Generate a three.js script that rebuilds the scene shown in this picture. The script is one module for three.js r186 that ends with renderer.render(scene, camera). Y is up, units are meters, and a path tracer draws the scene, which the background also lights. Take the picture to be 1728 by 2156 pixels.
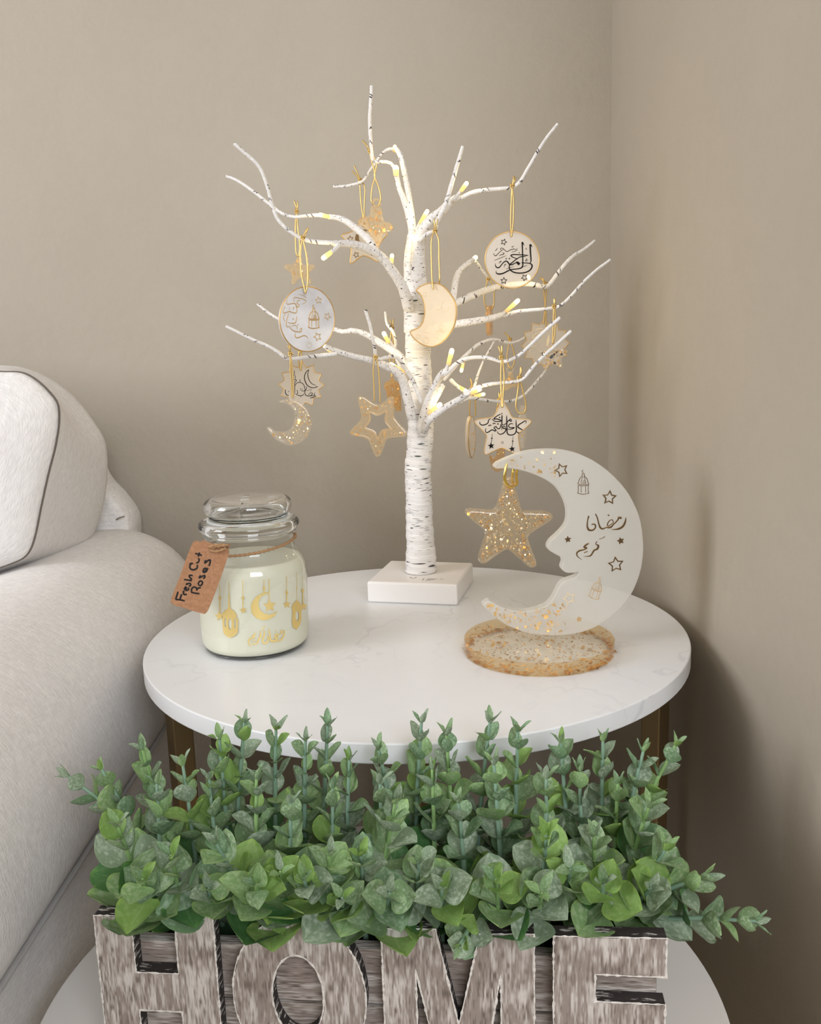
import * as THREE from 'three';
import { mergeGeometries, toCreasedNormals } from 'three/addons/utils/BufferGeometryUtils.js';
import { RoundedBoxGeometry } from 'three/addons/geometries/RoundedBoxGeometry.js';
import { RectAreaLightUniformsLib } from 'three/addons/lights/RectAreaLightUniformsLib.js';

// ---------- camera, daylight, exposure ----------
const W = 1728, H = 2156, FOCAL = 1883.3, PITCH = 0.1801, ROLL = 0.0305, EYE_Y = 0.9154;
const scene = new THREE.Scene();
const camera = new THREE.PerspectiveCamera(2 * Math.atan(H / 2 / FOCAL) * 180 / Math.PI, W / H, 0.02, 30);
camera.rotation.order = 'YXZ';
camera.position.set(0, EYE_Y, 0);
camera.rotation.set(-PITCH, 0, -ROLL);
camera.updateMatrixWorld(true);
scene.add(camera);

const renderer = new THREE.WebGLRenderer({ antialias: true });
renderer.toneMapping = THREE.LinearToneMapping;
renderer.toneMappingExposure = 1.11;
renderer.shadowMap.enabled = true;
renderer.shadowMap.type = THREE.PCFSoftShadowMap;
RectAreaLightUniformsLib.init();

// overcast daylight outside the two windows of the room
scene.background = new THREE.Color(0.80, 0.88, 1.0);
function windowLight(x, y, z, w, h, lx, ly, lz, power, color) {
  const l = new THREE.RectAreaLight(color, power, w, h);
  l.position.set(x, y, z); l.lookAt(lx, ly, lz); scene.add(l);
  return l;
}
windowLight(0.75, 1.72, 1.58, 1.3, 1.05, 0.75, 1.72, 0, 8.6, new THREE.Color(0.90, 0.93, 1.0)).name = 'daylight_front_window';
windowLight(-2.73, 1.65, 0.35, 1.2, 1.2, 0, 1.65, 0.35, 12, new THREE.Color(0.93, 0.94, 1.0)).name = 'daylight_side_window';

const LED_POWER = 0.0023;

// ---------- small helpers ----------
function rng(seed) { let s = seed >>> 0; return () => { s = (s + 0x6D2B79F5) >>> 0; let t = s; t = Math.imul(t ^ (t >>> 15), t | 1); t ^= t + Math.imul(t ^ (t >>> 7), t | 61); return ((t ^ (t >>> 14)) >>> 0) / 4294967296; }; }
const V = (x, y, z) => new THREE.Vector3(x, y, z);
const clamp = (x, a, b) => Math.min(b, Math.max(a, x));
const lerp = (a, b, t) => a + (b - a) * t;
const camRot = new THREE.Matrix3().setFromMatrix4(camera.matrixWorld);
function ray(px, py) { return V((px - W / 2) / FOCAL, -(py - H / 2) / FOCAL, -1).applyMatrix3(camRot); }
// the point that the photograph shows at (px, py), at a given depth into the room or at a given height
function at(px, py, z) { const d = ray(px, py); const t = z / d.z; return V(d.x * t, EYE_Y + d.y * t, z); }
function onY(px, py, y) { const d = ray(px, py); const t = (y - EYE_Y) / d.y; return V(d.x * t, y, d.z * t); }
const crop = (x0, y0, s) => (x, y) => [x0 + x / s, y0 + y / s];

let grpPts = [];
const used = {};
function numbered(name) { used[name] = (used[name] ?? -1) + 1; return used[name] ? name + '_' + String(used[name]).padStart(3, '0') : name; }
function thing(name, label, category, pos = V(0, 0, 0), euler = null, group = null) {
  const o = new THREE.Group(); o.name = numbered(name); o.position.copy(pos);
  if (euler) o.rotation.set(...euler);
  o.userData = { label, category }; if (group) o.userData.group = group;
  scene.add(o); o.updateMatrixWorld(true);
  return o;
}
function part(name, geo, mat, parent, opts = {}) {
  const m = new THREE.Mesh(geo, mat); m.name = name; m.castShadow = m.receiveShadow = true;
  if (opts.world) geo.applyMatrix4(parent.matrixWorld.clone().invert());
  if (opts.stuff) m.userData.kind = 'stuff';
  if (opts.label) m.userData.label = opts.label;
  parent.add(m);
  return m;
}
function structure(name, geo, mat) {
  const m = new THREE.Mesh(geo, mat); m.name = name; m.castShadow = m.receiveShadow = true;
  m.userData.kind = 'structure'; scene.add(m); return m;
}
function box(x0, x1, y0, y1, z0, z1) { const g = new THREE.BoxGeometry(x1 - x0, y1 - y0, z1 - z0); g.translate((x0 + x1) / 2, (y0 + y1) / 2, (z0 + z1) / 2); return metreUV(g); }
// box-projected texture coordinates in metres
function metreUV(g) {
  const p = g.attributes.position, n = g.attributes.normal, uv = new Float32Array(p.count * 2);
  for (let i = 0; i < p.count; i++) {
    const ax = Math.abs(n.getX(i)), ay = Math.abs(n.getY(i)), az = Math.abs(n.getZ(i));
    const [u, v] = az >= ax && az >= ay ? [p.getX(i), p.getY(i)] : ax >= ay ? [p.getZ(i), p.getY(i)] : [p.getX(i), p.getZ(i)];
    uv[2 * i] = u; uv[2 * i + 1] = v;
  }
  g.setAttribute('uv', new THREE.BufferAttribute(uv, 2)); return g;
}
function meshFrom(pos, idx, uv) {
  const g = new THREE.BufferGeometry();
  g.setAttribute('position', new THREE.Float32BufferAttribute(pos, 3));
  if (uv) g.setAttribute('uv', new THREE.Float32BufferAttribute(uv, 2)); 
  g.setIndex(idx); g.computeVertexNormals(); return g;
}
const merge = gs => mergeGeometries(gs.map(g => { const q = g.index ? g.toNonIndexed() : g; for (const k of Object.keys(q.attributes)) if (!['position', 'normal', 'uv'].includes(k)) q.deleteAttribute(k); if (!q.attributes.uv) q.setAttribute('uv', new THREE.Float32BufferAttribute(new Float32Array(q.attributes.position.count * 2), 2)); q.morphAttributes = {}; return q; }));
const spline = (pts, n, closed = false) => new THREE.CatmullRomCurve3(pts.map(p => p.isVector3 ? p : V(p[0], p[1], p[2] || 0)), closed, 'centripetal').getPoints(n);

// tube with a radius for every point; uv in metres along, turns around
function limb(pts, radii, { seg = 12, n = null, rough = 0, rough2 = 0, seed = 1, caps = true, ridges = null } = {}) {
  const curve = new THREE.CatmullRomCurve3(pts, false, 'centripetal');
  const len = curve.getLength(); n = n || Math.max(8, Math.round(len / 0.006));
  const fr = curve.computeFrenetFrames(n, false), pos = [], uv = [], idx = [], R = rng(seed);
  const ph = [R() * 6, R() * 6, R() * 6, R() * 6];
  // node parameters by arc length so that radii follow their points
  const tt = []; for (let i = 0; i <= n; i++) tt.push(curve.getUtoTmapping(i / n));
  for (let i = 0; i <= n; i++) {
    const p = curve.getPoint(tt[i]), f = tt[i] * (radii.length - 1), k = Math.min(radii.length - 2, Math.floor(f));
    let r = radii.length === 1 ? radii[0] : lerp(radii[k], radii[k + 1], f - k);
    const s = i / n * len;
    for (let j = 0; j <= seg; j++) {
      const a = j / seg * Math.PI * 2;
      let q = r * (1 + rough * (Math.sin(a * 2 + ph[0] + s * 40) * 0.5 + Math.sin(a * 3 + ph[1] - s * 90) * 0.5) + rough2 * Math.sin(s * 700 + ph[2] + Math.sin(a + ph[3]) * 1.2));
      if (ridges) q *= ridges(s, a);
      const d = fr.normals[i].clone().multiplyScalar(Math.cos(a)).addScaledVector(fr.binormals[i], Math.sin(a));
      pos.push(p.x + d.x * q, p.y + d.y * q, p.z + d.z * q); uv.push(j / seg, s);
    }
  }
  const w = seg + 1;
  for (let i = 0; i < n; i++) for (let j = 0; j < seg; j++) { const a = i * w + j, b = a + 1, c = a + w, d = c + 1; idx.push(a, b, c, b, d, c); }
  if (caps) for (const e of [0, n]) {
    const p = curve.getPoint(tt[e]), t = curve.getTangent(tt[e]).multiplyScalar((e ? 1 : -1) * radii[e ? radii.length - 1 : 0] * 0.45);
    const c = pos.length / 3; pos.push(p.x + t.x, p.y + t.y, p.z + t.z); uv.push(0.5, e / n * len);
    for (let j = 0; j < seg; j++) e ? idx.push(e * w + j, e * w + j + 1, c) : idx.push(j + 1, j, c);
  }
  return meshFrom(pos, idx, uv);
}
// gold cord: a two-ply twisted tube
function cord(pts, r = 0.00105, seed = 1) {
  const c = new THREE.CatmullRomCurve3(pts, false, 'centripetal');
  return limb(pts, [r], { seg: 8, n: Math.max(10, Math.round(c.getLength() / 0.0009)), seed, ridges: (s, a) => 1 + 0.32 * Math.cos(2 * (a - s * 1500)) });
}
// a plane in the room on which the outlines seen in the photograph are laid out
function plane(px, py, z, yaw = 0, pitch = 0, roll = 0) {
  const o = at(px, py, z), e = new THREE.Euler(pitch, yaw, roll, 'YXZ'), m = new THREE.Matrix4().makeRotationFromEuler(e).setPosition(o), inv = m.clone().invert();
  const n = V(0, 0, 1).transformDirection(m), d0 = n.dot(V(0, EYE_Y, 0).sub(o));
  return {
    origin: o, euler: [e.x, e.y, e.z, 'YXZ'], matrix: m,
    l(x, y) { const d = ray(x, y), t = -d0 / n.dot(d); const p = V(d.x * t, EYE_Y + d.y * t, d.z * t).applyMatrix4(inv); return [p.x, p.y]; },
    scale() { const a = this.l(px, py), b = this.l(px, py + 10); return Math.abs(b[1] - a[1]) / 10; },   // metres per pixel, upright
    inv,
  };
}
const toShape = (pts, holes = []) => { const s = new THREE.Shape(pts.map(p => new THREE.Vector2(p[0], p[1]))); for (const h of holes) s.holes.push(new THREE.Path(h.map(p => new THREE.Vector2(p[0], p[1])))); return s; };
const smooth = (pts, n) => spline(pts, n, true).slice(0, -1).map(p => [p.x, p.y]);
function slab(pts, thick, bevel, holes = [], bs = 3) {
  const g = new THREE.ExtrudeGeometry(toShape(pts, holes), { depth: Math.max(1e-5, thick - 2 * bevel), bevelEnabled: bevel > 0, bevelThickness: bevel, bevelSize: bevel, bevelOffset: -bevel, bevelSegments: bs, curveSegments: 24 });
  g.translate(0, 0, -thick + bevel); return g;                       // the front face lies at z = 0
}
// a raised line of paint or vinyl: a low ribbon with a round back lying on z = z0
function ribbon(pts, w, z0 = 0, h = 0.00025, closed = false, sharp = false) {
  let P = pts.map(p => V(p[0], p[1], 0));
  if (P.length > 2 && !sharp) P = spline(P, P.length * 5, closed);
  else if (closed) P.push(P[0].clone());
  const n = P.length, pos = [], idx = [], uv = []; let L = 0;
  for (let i = 0; i < n; i++) {
    const a = P[closed && i === 0 ? n - 2 : Math.max(0, i - 1)], b = P[closed && i === n - 1 ? 1 : Math.min(n - 1, i + 1)], t = b.clone().sub(a).normalize();
    if (i) L += P[i].distanceTo(P[i - 1]);
    const f = i / (n - 1) * ((w.length || 1) - 1), k = Math.floor(f), ww = w.length ? lerp(w[k], w[Math.min(w.length - 1, k + 1)], f - k) : w;
    let k2 = 1;
    if (sharp && i > 0 && i < n - 1 || closed && sharp) { const d1 = P[i].clone().sub(a).normalize(), d2 = b.clone().sub(P[i]).normalize(); k2 = Math.min(2.2, 1 / Math.max(0.35, Math.sqrt((1 + d1.dot(d2)) / 2))); }
    const nx = -t.y * ww / 2 * k2, ny = t.x * ww / 2 * k2;
    pos.push(P[i].x + nx, P[i].y + ny, z0, P[i].x, P[i].y, z0 + h, P[i].x - nx, P[i].y - ny, z0); uv.push(0, L, 0.5, L, 1, L);
  }
  for (let i = 0; i < n - 1; i++) for (const s of [0, 1]) { const a = i * 3 + s, b = a + 1, c = a + 3, d = c + 1; idx.push(a, b, c, b, d, c); }
  const g = meshFrom(pos, idx, uv);
  const nn = g.attributes.normal; if (nn.getZ(1) < 0) { const ix = g.index.array; for (let i = 0; i < ix.length; i += 3) { const q = ix[i]; ix[i] = ix[i + 1]; ix[i + 1] = q; } g.computeVertexNormals(); }
  return g;
}
const starPts = (cx, cy, R, r, rot = 0, n = 5) => Array.from({ length: 2 * n }, (_, i) => { const a = rot + Math.PI / 2 + i * Math.PI / n, q = i % 2 ? r : R; return [cx + Math.cos(a) * q, cy + Math.sin(a) * q]; });
function flat(pts, z0 = 0, h = 0.00025, holes = []) { const g = new THREE.ExtrudeGeometry(toShape(pts, holes), { depth: h, bevelEnabled: false }); g.translate(0, 0, z0); return g; }
// glitter: small irregular plates turned every way
function flakes(N, place, size, seed, flatness = 1) {
  const R = rng(seed), pos = [], idx = [], q = new THREE.Quaternion(), e = new THREE.Euler(), v = V(0, 0, 0);
  for (let i = 0; i < N; i++) {
    const p = place(R); if (!p) continue;
    const s = size(R), c = pos.length / 3, k = 5 + Math.floor(R() * 2);
    e.set((R() - 0.5) * Math.PI * flatness, (R() - 0.5) * Math.PI * flatness, R() * 6.3); q.setFromEuler(e);
    pos.push(p[0], p[1], p[2]);
    for (let j = 0; j < k; j++) { const a = j / k * 6.283, r = s * (0.7 + 0.5 * R()); v.set(Math.cos(a) * r, Math.sin(a) * r, 0).applyQuaternion(q); pos.push(p[0] + v.x, p[1] + v.y, p[2] + v.z); }
    for (let j = 0; j < k; j++) idx.push(c, c + 1 + j, c + 1 + (j + 1) % k);
  }
  const g = meshFrom(pos, idx).toNonIndexed(); g.computeVertexNormals(); return g;
}
function inside(p, poly) { let c = false; for (let i = 0, j = poly.length - 1; i < poly.length; j = i++) { const a = poly[i], b = poly[j]; if ((a[1] > p[1]) !== (b[1] > p[1]) && p[0] < (b[0] - a[0]) * (p[1] - a[1]) / (b[1] - a[1]) + a[0]) c = !c; } return c; }
function edgeDist(p, poly) { let m = 9; for (let i = 0, j = poly.length - 1; i < poly.length; j = i++) { const a = poly[j], b = poly[i], dx = b[0] - a[0], dy = b[1] - a[1], t = clamp(((p[0] - a[0]) * dx + (p[1] - a[1]) * dy) / (dx * dx + dy * dy + 1e-12), 0, 1); m = Math.min(m, Math.hypot(p[0] - a[0] - dx * t, p[1] - a[1] - dy * t)); } return m; }
function bounds(poly) { const b = [9, -9, 9, -9]; for (const p of poly) { b[0] = Math.min(b[0], p[0]); b[1] = Math.max(b[1], p[0]); b[2] = Math.min(b[2], p[1]); b[3] = Math.max(b[3], p[1]); } return b; }
function within(poly, z0, z1, margin, holes = [], favour = null) {
  const b = bounds(poly);
  return R => { for (let k = 0; k < 30; k++) { const p = [lerp(b[0], b[1], R()), lerp(b[2], b[3], R()), lerp(z0, z1, R())]; if (!inside(p, poly) || edgeDist(p, poly) < margin) continue; if (holes.some(h => inside(p, h) || edgeDist(p, h) < margin)) continue; if (favour && R() > favour(p)) continue; return p; } return null; };
}

// ---------- computed textures ----------
function noise2(seed, size) { const R = rng(seed), t = new Float32Array(size * size); for (let i = 0; i < t.length; i++) t[i] = R(); return (x, y) => { const xi = Math.floor(x), yi = Math.floor(y); let fx = x - xi, fy = y - yi; fx = fx * fx * (3 - 2 * fx); fy = fy * fy * (3 - 2 * fy); const m = (a, b) => t[(((b % size) + size) % size) * size + (((a % size) + size) % size)]; return lerp(lerp(m(xi, yi), m(xi + 1, yi), fx), lerp(m(xi, yi + 1), m(xi + 1, yi + 1), fx), fy); }; }
function fbm(seed, cells, oct) { const ns = []; for (let o = 0; o < oct; o++) ns.push(noise2(seed + o * 17, cells << o)); return (u, v) => { let s = 0, a = 0.5, t = 0; for (let o = 0; o < oct; o++) { s += a * ns[o](u * (cells << o), v * (cells << o)); t += a; a *= 0.55; } return s / t; }; }
const FBs = {}, FB = (a, b, c) => FBs[a] || (FBs[a] = fbm(a, b, c));
function texture(w, h, fn, srgb = true) {
  const d = new Uint8Array(w * h * 4);
  for (let y = 0; y < h; y++) for (let x = 0; x < w; x++) { const c = fn(x / w, y / h, x, y), i = (y * w + x) * 4; for (let k = 0; k < 3; k++) d[i + k] = clamp(Math.round(c[k]), 0, 255); d[i + 3] = 255; }
  const t = new THREE.DataTexture(d, w, h, THREE.RGBAFormat); t.wrapS = t.wrapT = THREE.RepeatWrapping; t.magFilter = THREE.LinearFilter; t.minFilter = THREE.LinearMipmapLinearFilter; t.generateMipmaps = true; if (srgb) t.colorSpace = THREE.SRGBColorSpace; t.needsUpdate = true; return t;
}
function canvasTex(w, h, draw) { const c = document.createElement('canvas'); c.width = w; c.height = h; draw(c.getContext('2d'), w, h); const t = new THREE.CanvasTexture(c); t.colorSpace = THREE.SRGBColorSpace; t.wrapS = t.wrapT = THREE.RepeatWrapping; return t; }
const repeated = (t, u, v) => { const c = t.clone(); c.repeat.set(u, v); c.needsUpdate = true; return c; };
const std = o => new THREE.MeshStandardMaterial({ side: THREE.DoubleSide, ...o });
const phys = o => new THREE.MeshPhysicalMaterial({ side: THREE.DoubleSide, ...o });

// ---------- the room ----------
const RIGHT = 0.3206, BACK = -1.4311, LEFT = -2.75, FRONT = 1.6, TOP = 2.4, FAR_RIGHT = 1.7, RETURN = -0.60;
const grain = fbm(11, 16, 5);
const wallBump = texture(512, 512, (u, v) => { const g = grain(u, v) * 255; return [g, g, g]; }, false);
const wallTone = texture(256, 256, (u, v) => { const g = (FB(12, 6, 4)(u, v) - 0.5) * 8; return [173 + g, 164 + g, 149 + g]; });
const wallPaint = std({ map: repeated(wallTone, 0.7, 0.7), roughness: 0.62, bumpMap: repeated(wallBump, 5, 5), bumpScale: 0.0006 });
const ceilingPaint = std({ color: '#e9e6e0', roughness: 0.9 });
const carpetBump = texture(256, 256, (u, v) => { const g = FB(21, 32, 3)(u, v) * 255; return [g, g, g]; }, false);
const carpet = std({ color: '#a3957f', roughness: 1, bumpMap: repeated(carpetBump, 4, 4), bumpScale: 0.006 });
structure('floor', box(LEFT - 0.1, FAR_RIGHT + 0.1, -0.12, 0, BACK - 0.1, FRONT + 0.1), carpet);
structure('ceiling', box(LEFT - 0.1, FAR_RIGHT + 0.1, TOP, TOP + 0.12, BACK - 0.1, FRONT + 0.1), ceilingPaint);
structure('wall_back', box(LEFT - 0.1, RIGHT + 0.2, 0, TOP, BACK - 0.12, BACK), wallPaint);
{
  const w = structure('wall_right', box(0, 0.12, 0, TOP, BACK, RETURN), wallPaint);
  w.position.x = RIGHT;
  structure('wall_return', box(RIGHT + 0.12, FAR_RIGHT, 0, TOP, RETURN - 0.12, RETURN), wallPaint);
  structure('wall_side', box(FAR_RIGHT, FAR_RIGHT + 0.12, 0, TOP, RETURN - 0.12, FRONT), wallPaint);
}
function walled(x0, x1, wx0, wx1, wy0, wy1) { return [[x0, wx0, 0, TOP], [wx1, x1, 0, TOP], [wx0, wx1, 0, wy0], [wx0, wx1, wy1, TOP]]; }
structure('wall_front', merge(walled(LEFT - 0.1, FAR_RIGHT + 0.1, 0.10, 1.4, 1.195, 2.245).map(([a, b, c, d]) => box(a, b, c, d, FRONT, FRONT + 0.12))), wallPaint);
structure('wall_left', merge(walled(BACK, FRONT, -0.25, 0.95, 1.05, 2.25).map(([a, b, c, d]) => box(LEFT - 0.12, LEFT, c, d, a, b))), wallPaint);
const trimPaint = std({ color: '#eceae6', roughness: 0.4 });
{
  const f = 0.05, bars = (a0, a1, b0, b1) => [[a0, a1, b0, b0 + f], [a0, a1, b1 - f, b1], [a0, a0 + f, b0, b1], [a1 - f, a1, b0, b1], [(a0 + a1) / 2 - 0.02, (a0 + a1) / 2 + 0.02, b0, b1]];
  structure('window_1', merge(bars(0.10, 1.4, 1.195, 2.245).map(([a, b, c, d]) => box(a, b, c, d, FRONT + 0.03, FRONT + 0.09))), trimPaint);
  structure('window_2', merge(bars(-0.25, 0.95, 1.05, 2.25).map(([a, b, c, d]) => box(LEFT - 0.09, LEFT - 0.03, c, d, a, b))), trimPaint);
}

// ---------- round side tables ----------
const TABLE_Y = 0.60, LOW_Y = EYE_Y - 0.5181, TC = V(0.0022, 0, -0.9812), LC = V(-0.0352, 0, -0.6434);
const veinA = fbm(31, 4, 5), veinB = fbm(37, 5, 5), veinC = fbm(41, 3, 3);
const marbleMap = texture(1024, 1024, (u, v) => {
  const w = veinA(u, v), q = veinB(u, v), mask = clamp((veinC(u, v) - 0.5) * 5, 0, 1);
  let vein = Math.max(0, 1 - Math.abs(w - 0.5 + (q - 0.5) * 0.5) * 75) * mask; vein = Math.max(vein, 0.5 * Math.max(0, 1 - Math.abs(q - 0.52) * 90) * mask);
  const c = (q - 0.5) * 5; return [228 + c - vein * 17, 229 + c - vein * 17, 229 + c - vein * 15];
});
const marble = phys({ map: repeated(marbleMap, 1.6, 1.6), roughness: 0.34, specularIntensity: 0.7 });
const whiteTop = phys({ color: '#e2dfda', roughness: 0.38 });
const goldLeg = std({ color: new THREE.Color(0.36, 0.26, 0.13), metalness: 0.75, roughness: 0.42 });
function discTop(R, thick, bev) {
  const pts = [[0, -thick], [R - bev, -thick], [R - bev * 0.3, -thick + bev * 0.3], [R, -thick + bev], [R, -bev], [R - bev * 0.3, -bev * 0.3], [R - bev, 0], [0, 0]].map(p => new THREE.Vector2(...p));
  const g = new THREE.LatheGeometry(pts, 128).toNonIndexed(); g.computeVertexNormals();
  const p = g.attributes.position, uv = new Float32Array(p.count * 2), n = g.attributes.normal;
  for (let i = 0; i < p.count; i++) { const side = Math.abs(n.getY(i)) < 0.5; uv[2 * i] = side ? Math.atan2(p.getX(i), p.getZ(i)) * R : p.getX(i); uv[2 * i + 1] = side ? p.getY(i) + 0.31 : p.getZ(i); }
  g.setAttribute('uv', new THREE.BufferAttribute(uv, 2)); return g;
}
function sideTable(label, c, y, R, thick, mat, legs, turn) {
  const t = thing('side_table', label, 'table', V(c.x, 0, c.z));
  const top = part('tabletop', discTop(R, thick, 0.0012), mat, t); top.position.y = y;
  for (const [x, z] of legs) {
    const l = part('leg', new RoundedBoxGeometry(0.024, y - thick, 0.024, 2, 0.002), goldLeg, t);
    l.position.set(x, (y - thick) / 2, z); l.rotation.y = turn(x, z);
  }
  const ring = new THREE.TorusGeometry(R * 0.93, 0.008, 8, 72, Math.PI); ring.rotateX(-Math.PI / 2);
  const r = part('floor_rail', ring, goldLeg, t); r.position.y = 0.012;
  return t;
}
sideTable('tall round side table with white marbled top holding the lit tree and jar', TC, TABLE_Y, 0.30, 0.0183, marble, [[-0.2785, 0], [0.2755, 0], [0, -0.2785]], (x, z) => x < -0.1 ? 0.62 : x > 0.1 ? 0.8 : 0.78);
sideTable('lower round white side table under the HOME planter box', LC, LOW_Y, 0.272, 0.018, whiteTop, [[-0.21, 0.12], [0.21, 0.12], [0, -0.24]], () => 0.78);

// ---------- sofa ----------
const weaveN = fbm(51, 24, 3), threadN = noise2(53, 256);
const weaveBump = texture(512, 512, (u, v, x, y) => { const a = ((x >> 2) + (y >> 2)) & 1, th = a ? Math.abs((x & 3) - 1.5) : Math.abs((y & 3) - 1.5); const g = 150 - th * 55 + (threadN(x * 0.08, (y >> 2)) - 0.5) * 90 + (weaveN(u, v) - 0.5) * 70; return [g, g, g]; }, false);
const weaveTone = texture(512, 512, (u, v, x, y) => { const k = (threadN(x * 0.035, (y >> 1)) - 0.5) * 15 + (threadN((x >> 1) + 90, y * 0.05) - 0.5) * 10 + (weaveN(u, v) - 0.5) * 14; return [230 + k, 227 + k, 224 + k]; });
const linen = phys({ map: repeated(weaveTone, 8, 8), bumpMap: repeated(weaveBump, 6, 6), bumpScale: 0.0008, roughness: 0.95, sheen: 0.25, sheenRoughness: 0.6, sheenColor: new THREE.Color(0.9, 0.88, 0.86) });
// a body lofted through loops of equal length; uv in metres
function loft(loops, capA = true, capB = true) {
  const n = loops[0].length, pos = [], idx = [], uv = [];
  let L = 0;
  loops.forEach((lp, i) => { let s = 0; if (i) L += lp[0].distanceTo(loops[i - 1][0]); lp.concat([lp[0]]).forEach((p, j) => { if (j) s += p.distanceTo(lp[j - 1]); pos.push(p.x, p.y, p.z); uv.push(s, L); }); });
  const w = n + 1;
  for (let i = 0; i < loops.length - 1; i++) for (let j = 0; j < n; j++) { const a = i * w + j, b = a + 1, c = a + w, d = c + 1; idx.push(a, b, c, b, d, c); }
  for (const [on, i] of [[capA, 0], [capB, loops.length - 1]]) if (on) {
    const c = pos.length / 3, m = V(0, 0, 0); loops[i].forEach(p => m.addScaledVector(p, 1 / n)); pos.push(m.x, m.y, m.z); uv.push(0, 0);
    const b0 = c + 1; loops[i].forEach(p => { pos.push(p.x, p.y, p.z); uv.push(p.x, p.y); }); uv[2 * c] = m.x; uv[2 * c + 1] = m.y;
    for (let j = 0; j < n; j++) i ? idx.push(b0 + j, b0 + (j + 1) % n, c) : idx.push(b0 + (j + 1) % n, b0 + j, c);
  }
  return meshFrom(pos, idx, uv);
}
const sofa = thing('sofa', 'pale greige woven fabric sofa with a thick padded arm, left of the side table', 'sofa', V(-0.9, 0, -0.7));
{
  // padded arm: a rounded roll along the side, its outer flank overhanging the panel below
  const xo = -0.318, yb = 0.441, prof = [[xo - 0.012, yb], [xo + 0.004, yb + 0.03], [xo + 0.006, yb + 0.08], [xo - 0.008, yb + 0.135], [xo - 0.042, yb + 0.187], [xo - 0.09, yb + 0.216], [xo - 0.145, yb + 0.222], [xo - 0.2, yb + 0.212], [xo - 0.25, yb + 0.19], [xo - 0.28, yb + 0.14], [xo - 0.285, yb + 0.06], [xo - 0.28, yb]];
  const ring = spline(prof.map(p => V(p[0], p[1], 0)), 60).concat([V(xo - 0.2, yb - 0.01, 0), V(xo - 0.1, yb - 0.01, 0)]);
  const loops = [], cx = xo - 0.145, cy = yb + 0.1;
  const zs = []; for (let i = 0; i <= 40; i++) zs.push(lerp(-1.36, -0.2, i / 40));
  const wob = fbm(57, 4, 3);
  zs.forEach((z, i) => {
    const endA = clamp((z + 1.36) / 0.05, 0, 1), endB = clamp((-0.2 - z) / 0.05, 0, 1), k = 0.86 + 0.14 * Math.sqrt(1 - (1 - Math.min(endA, endB)) ** 2);
    loops.push(ring.map((p, j) => { const w = (wob(j / 60, i / 41) - 0.5) * 0.006; return V(cx + (p.x - cx) * k, p.y < yb + 0.005 ? p.y : cy + (p.y - cy) * k + w, z); }));
  });
  part('armrest', loft(loops), linen, sofa, { world: true });
  part('side_panel', metreUV(box(xo - 0.26, xo - 0.016, 0.06, yb + 0.012, -1.36, -0.205)), linen, sofa, { world: true });
  // seam where the roll meets the panel
  part('welt', limb([V(xo - 0.008, yb + 0.002, -1.33), V(xo - 0.008, yb + 0.002, -0.8), V(xo - 0.008, yb + 0.002, -0.22)], [0.003], { seg: 8, n: 60 }), linen, sofa, { world: true });
  // back frame that peeks out behind the cushion
  const zb = -1.395, bp = [[-60, 1010], [150, 985], [205, 1015], [235, 1048], [258, 1078], [268, 1098], [271, 1125], [268, 1190], [-60, 1300]].map(([x, y]) => { const p = at(x, y, -1.33); return [p.x, p.y]; });
  const outline = [[-1.9, 0.1], [bp[7][0], 0.1], ...spline([bp[7], bp[6], bp[5], bp[4], bp[3], bp[2], [-0.5, 0.815], [-0.62, 0.83], [-1.0, 0.845]], 60).map(p => [p.x, p.y]), [-1.9, 0.85]];
  const g = new THREE.ExtrudeGeometry(toShape(outline), { depth: 0.05, bevelEnabled: true, bevelThickness: 0.012, bevelSize: 0.012, bevelOffset: -0.012, bevelSegments: 4 });
  g.translate(0, 0, zb); part('back_frame', toCreasedNormals(metreUV(g), 0.6), linen, sofa, { world: true });
  const a = at(245, 1094, -1.328), b = at(262, 1087, -1.328);
  part('seam', limb([a, a.clone().lerp(b, 0.5).add(V(0, 0.001, 0.003)), b], [0.0012], { seg: 6, n: 8 }), std({ color: '#8d8478', roughness: 1 }), sofa, { world: true });
  part('seat', metreUV(new RoundedBoxGeometry(1.3, 0.36, 0.95, 4, 0.04).translate(-1.26, 0.27, -0.83)), linen, sofa, { world: true });
}
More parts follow.
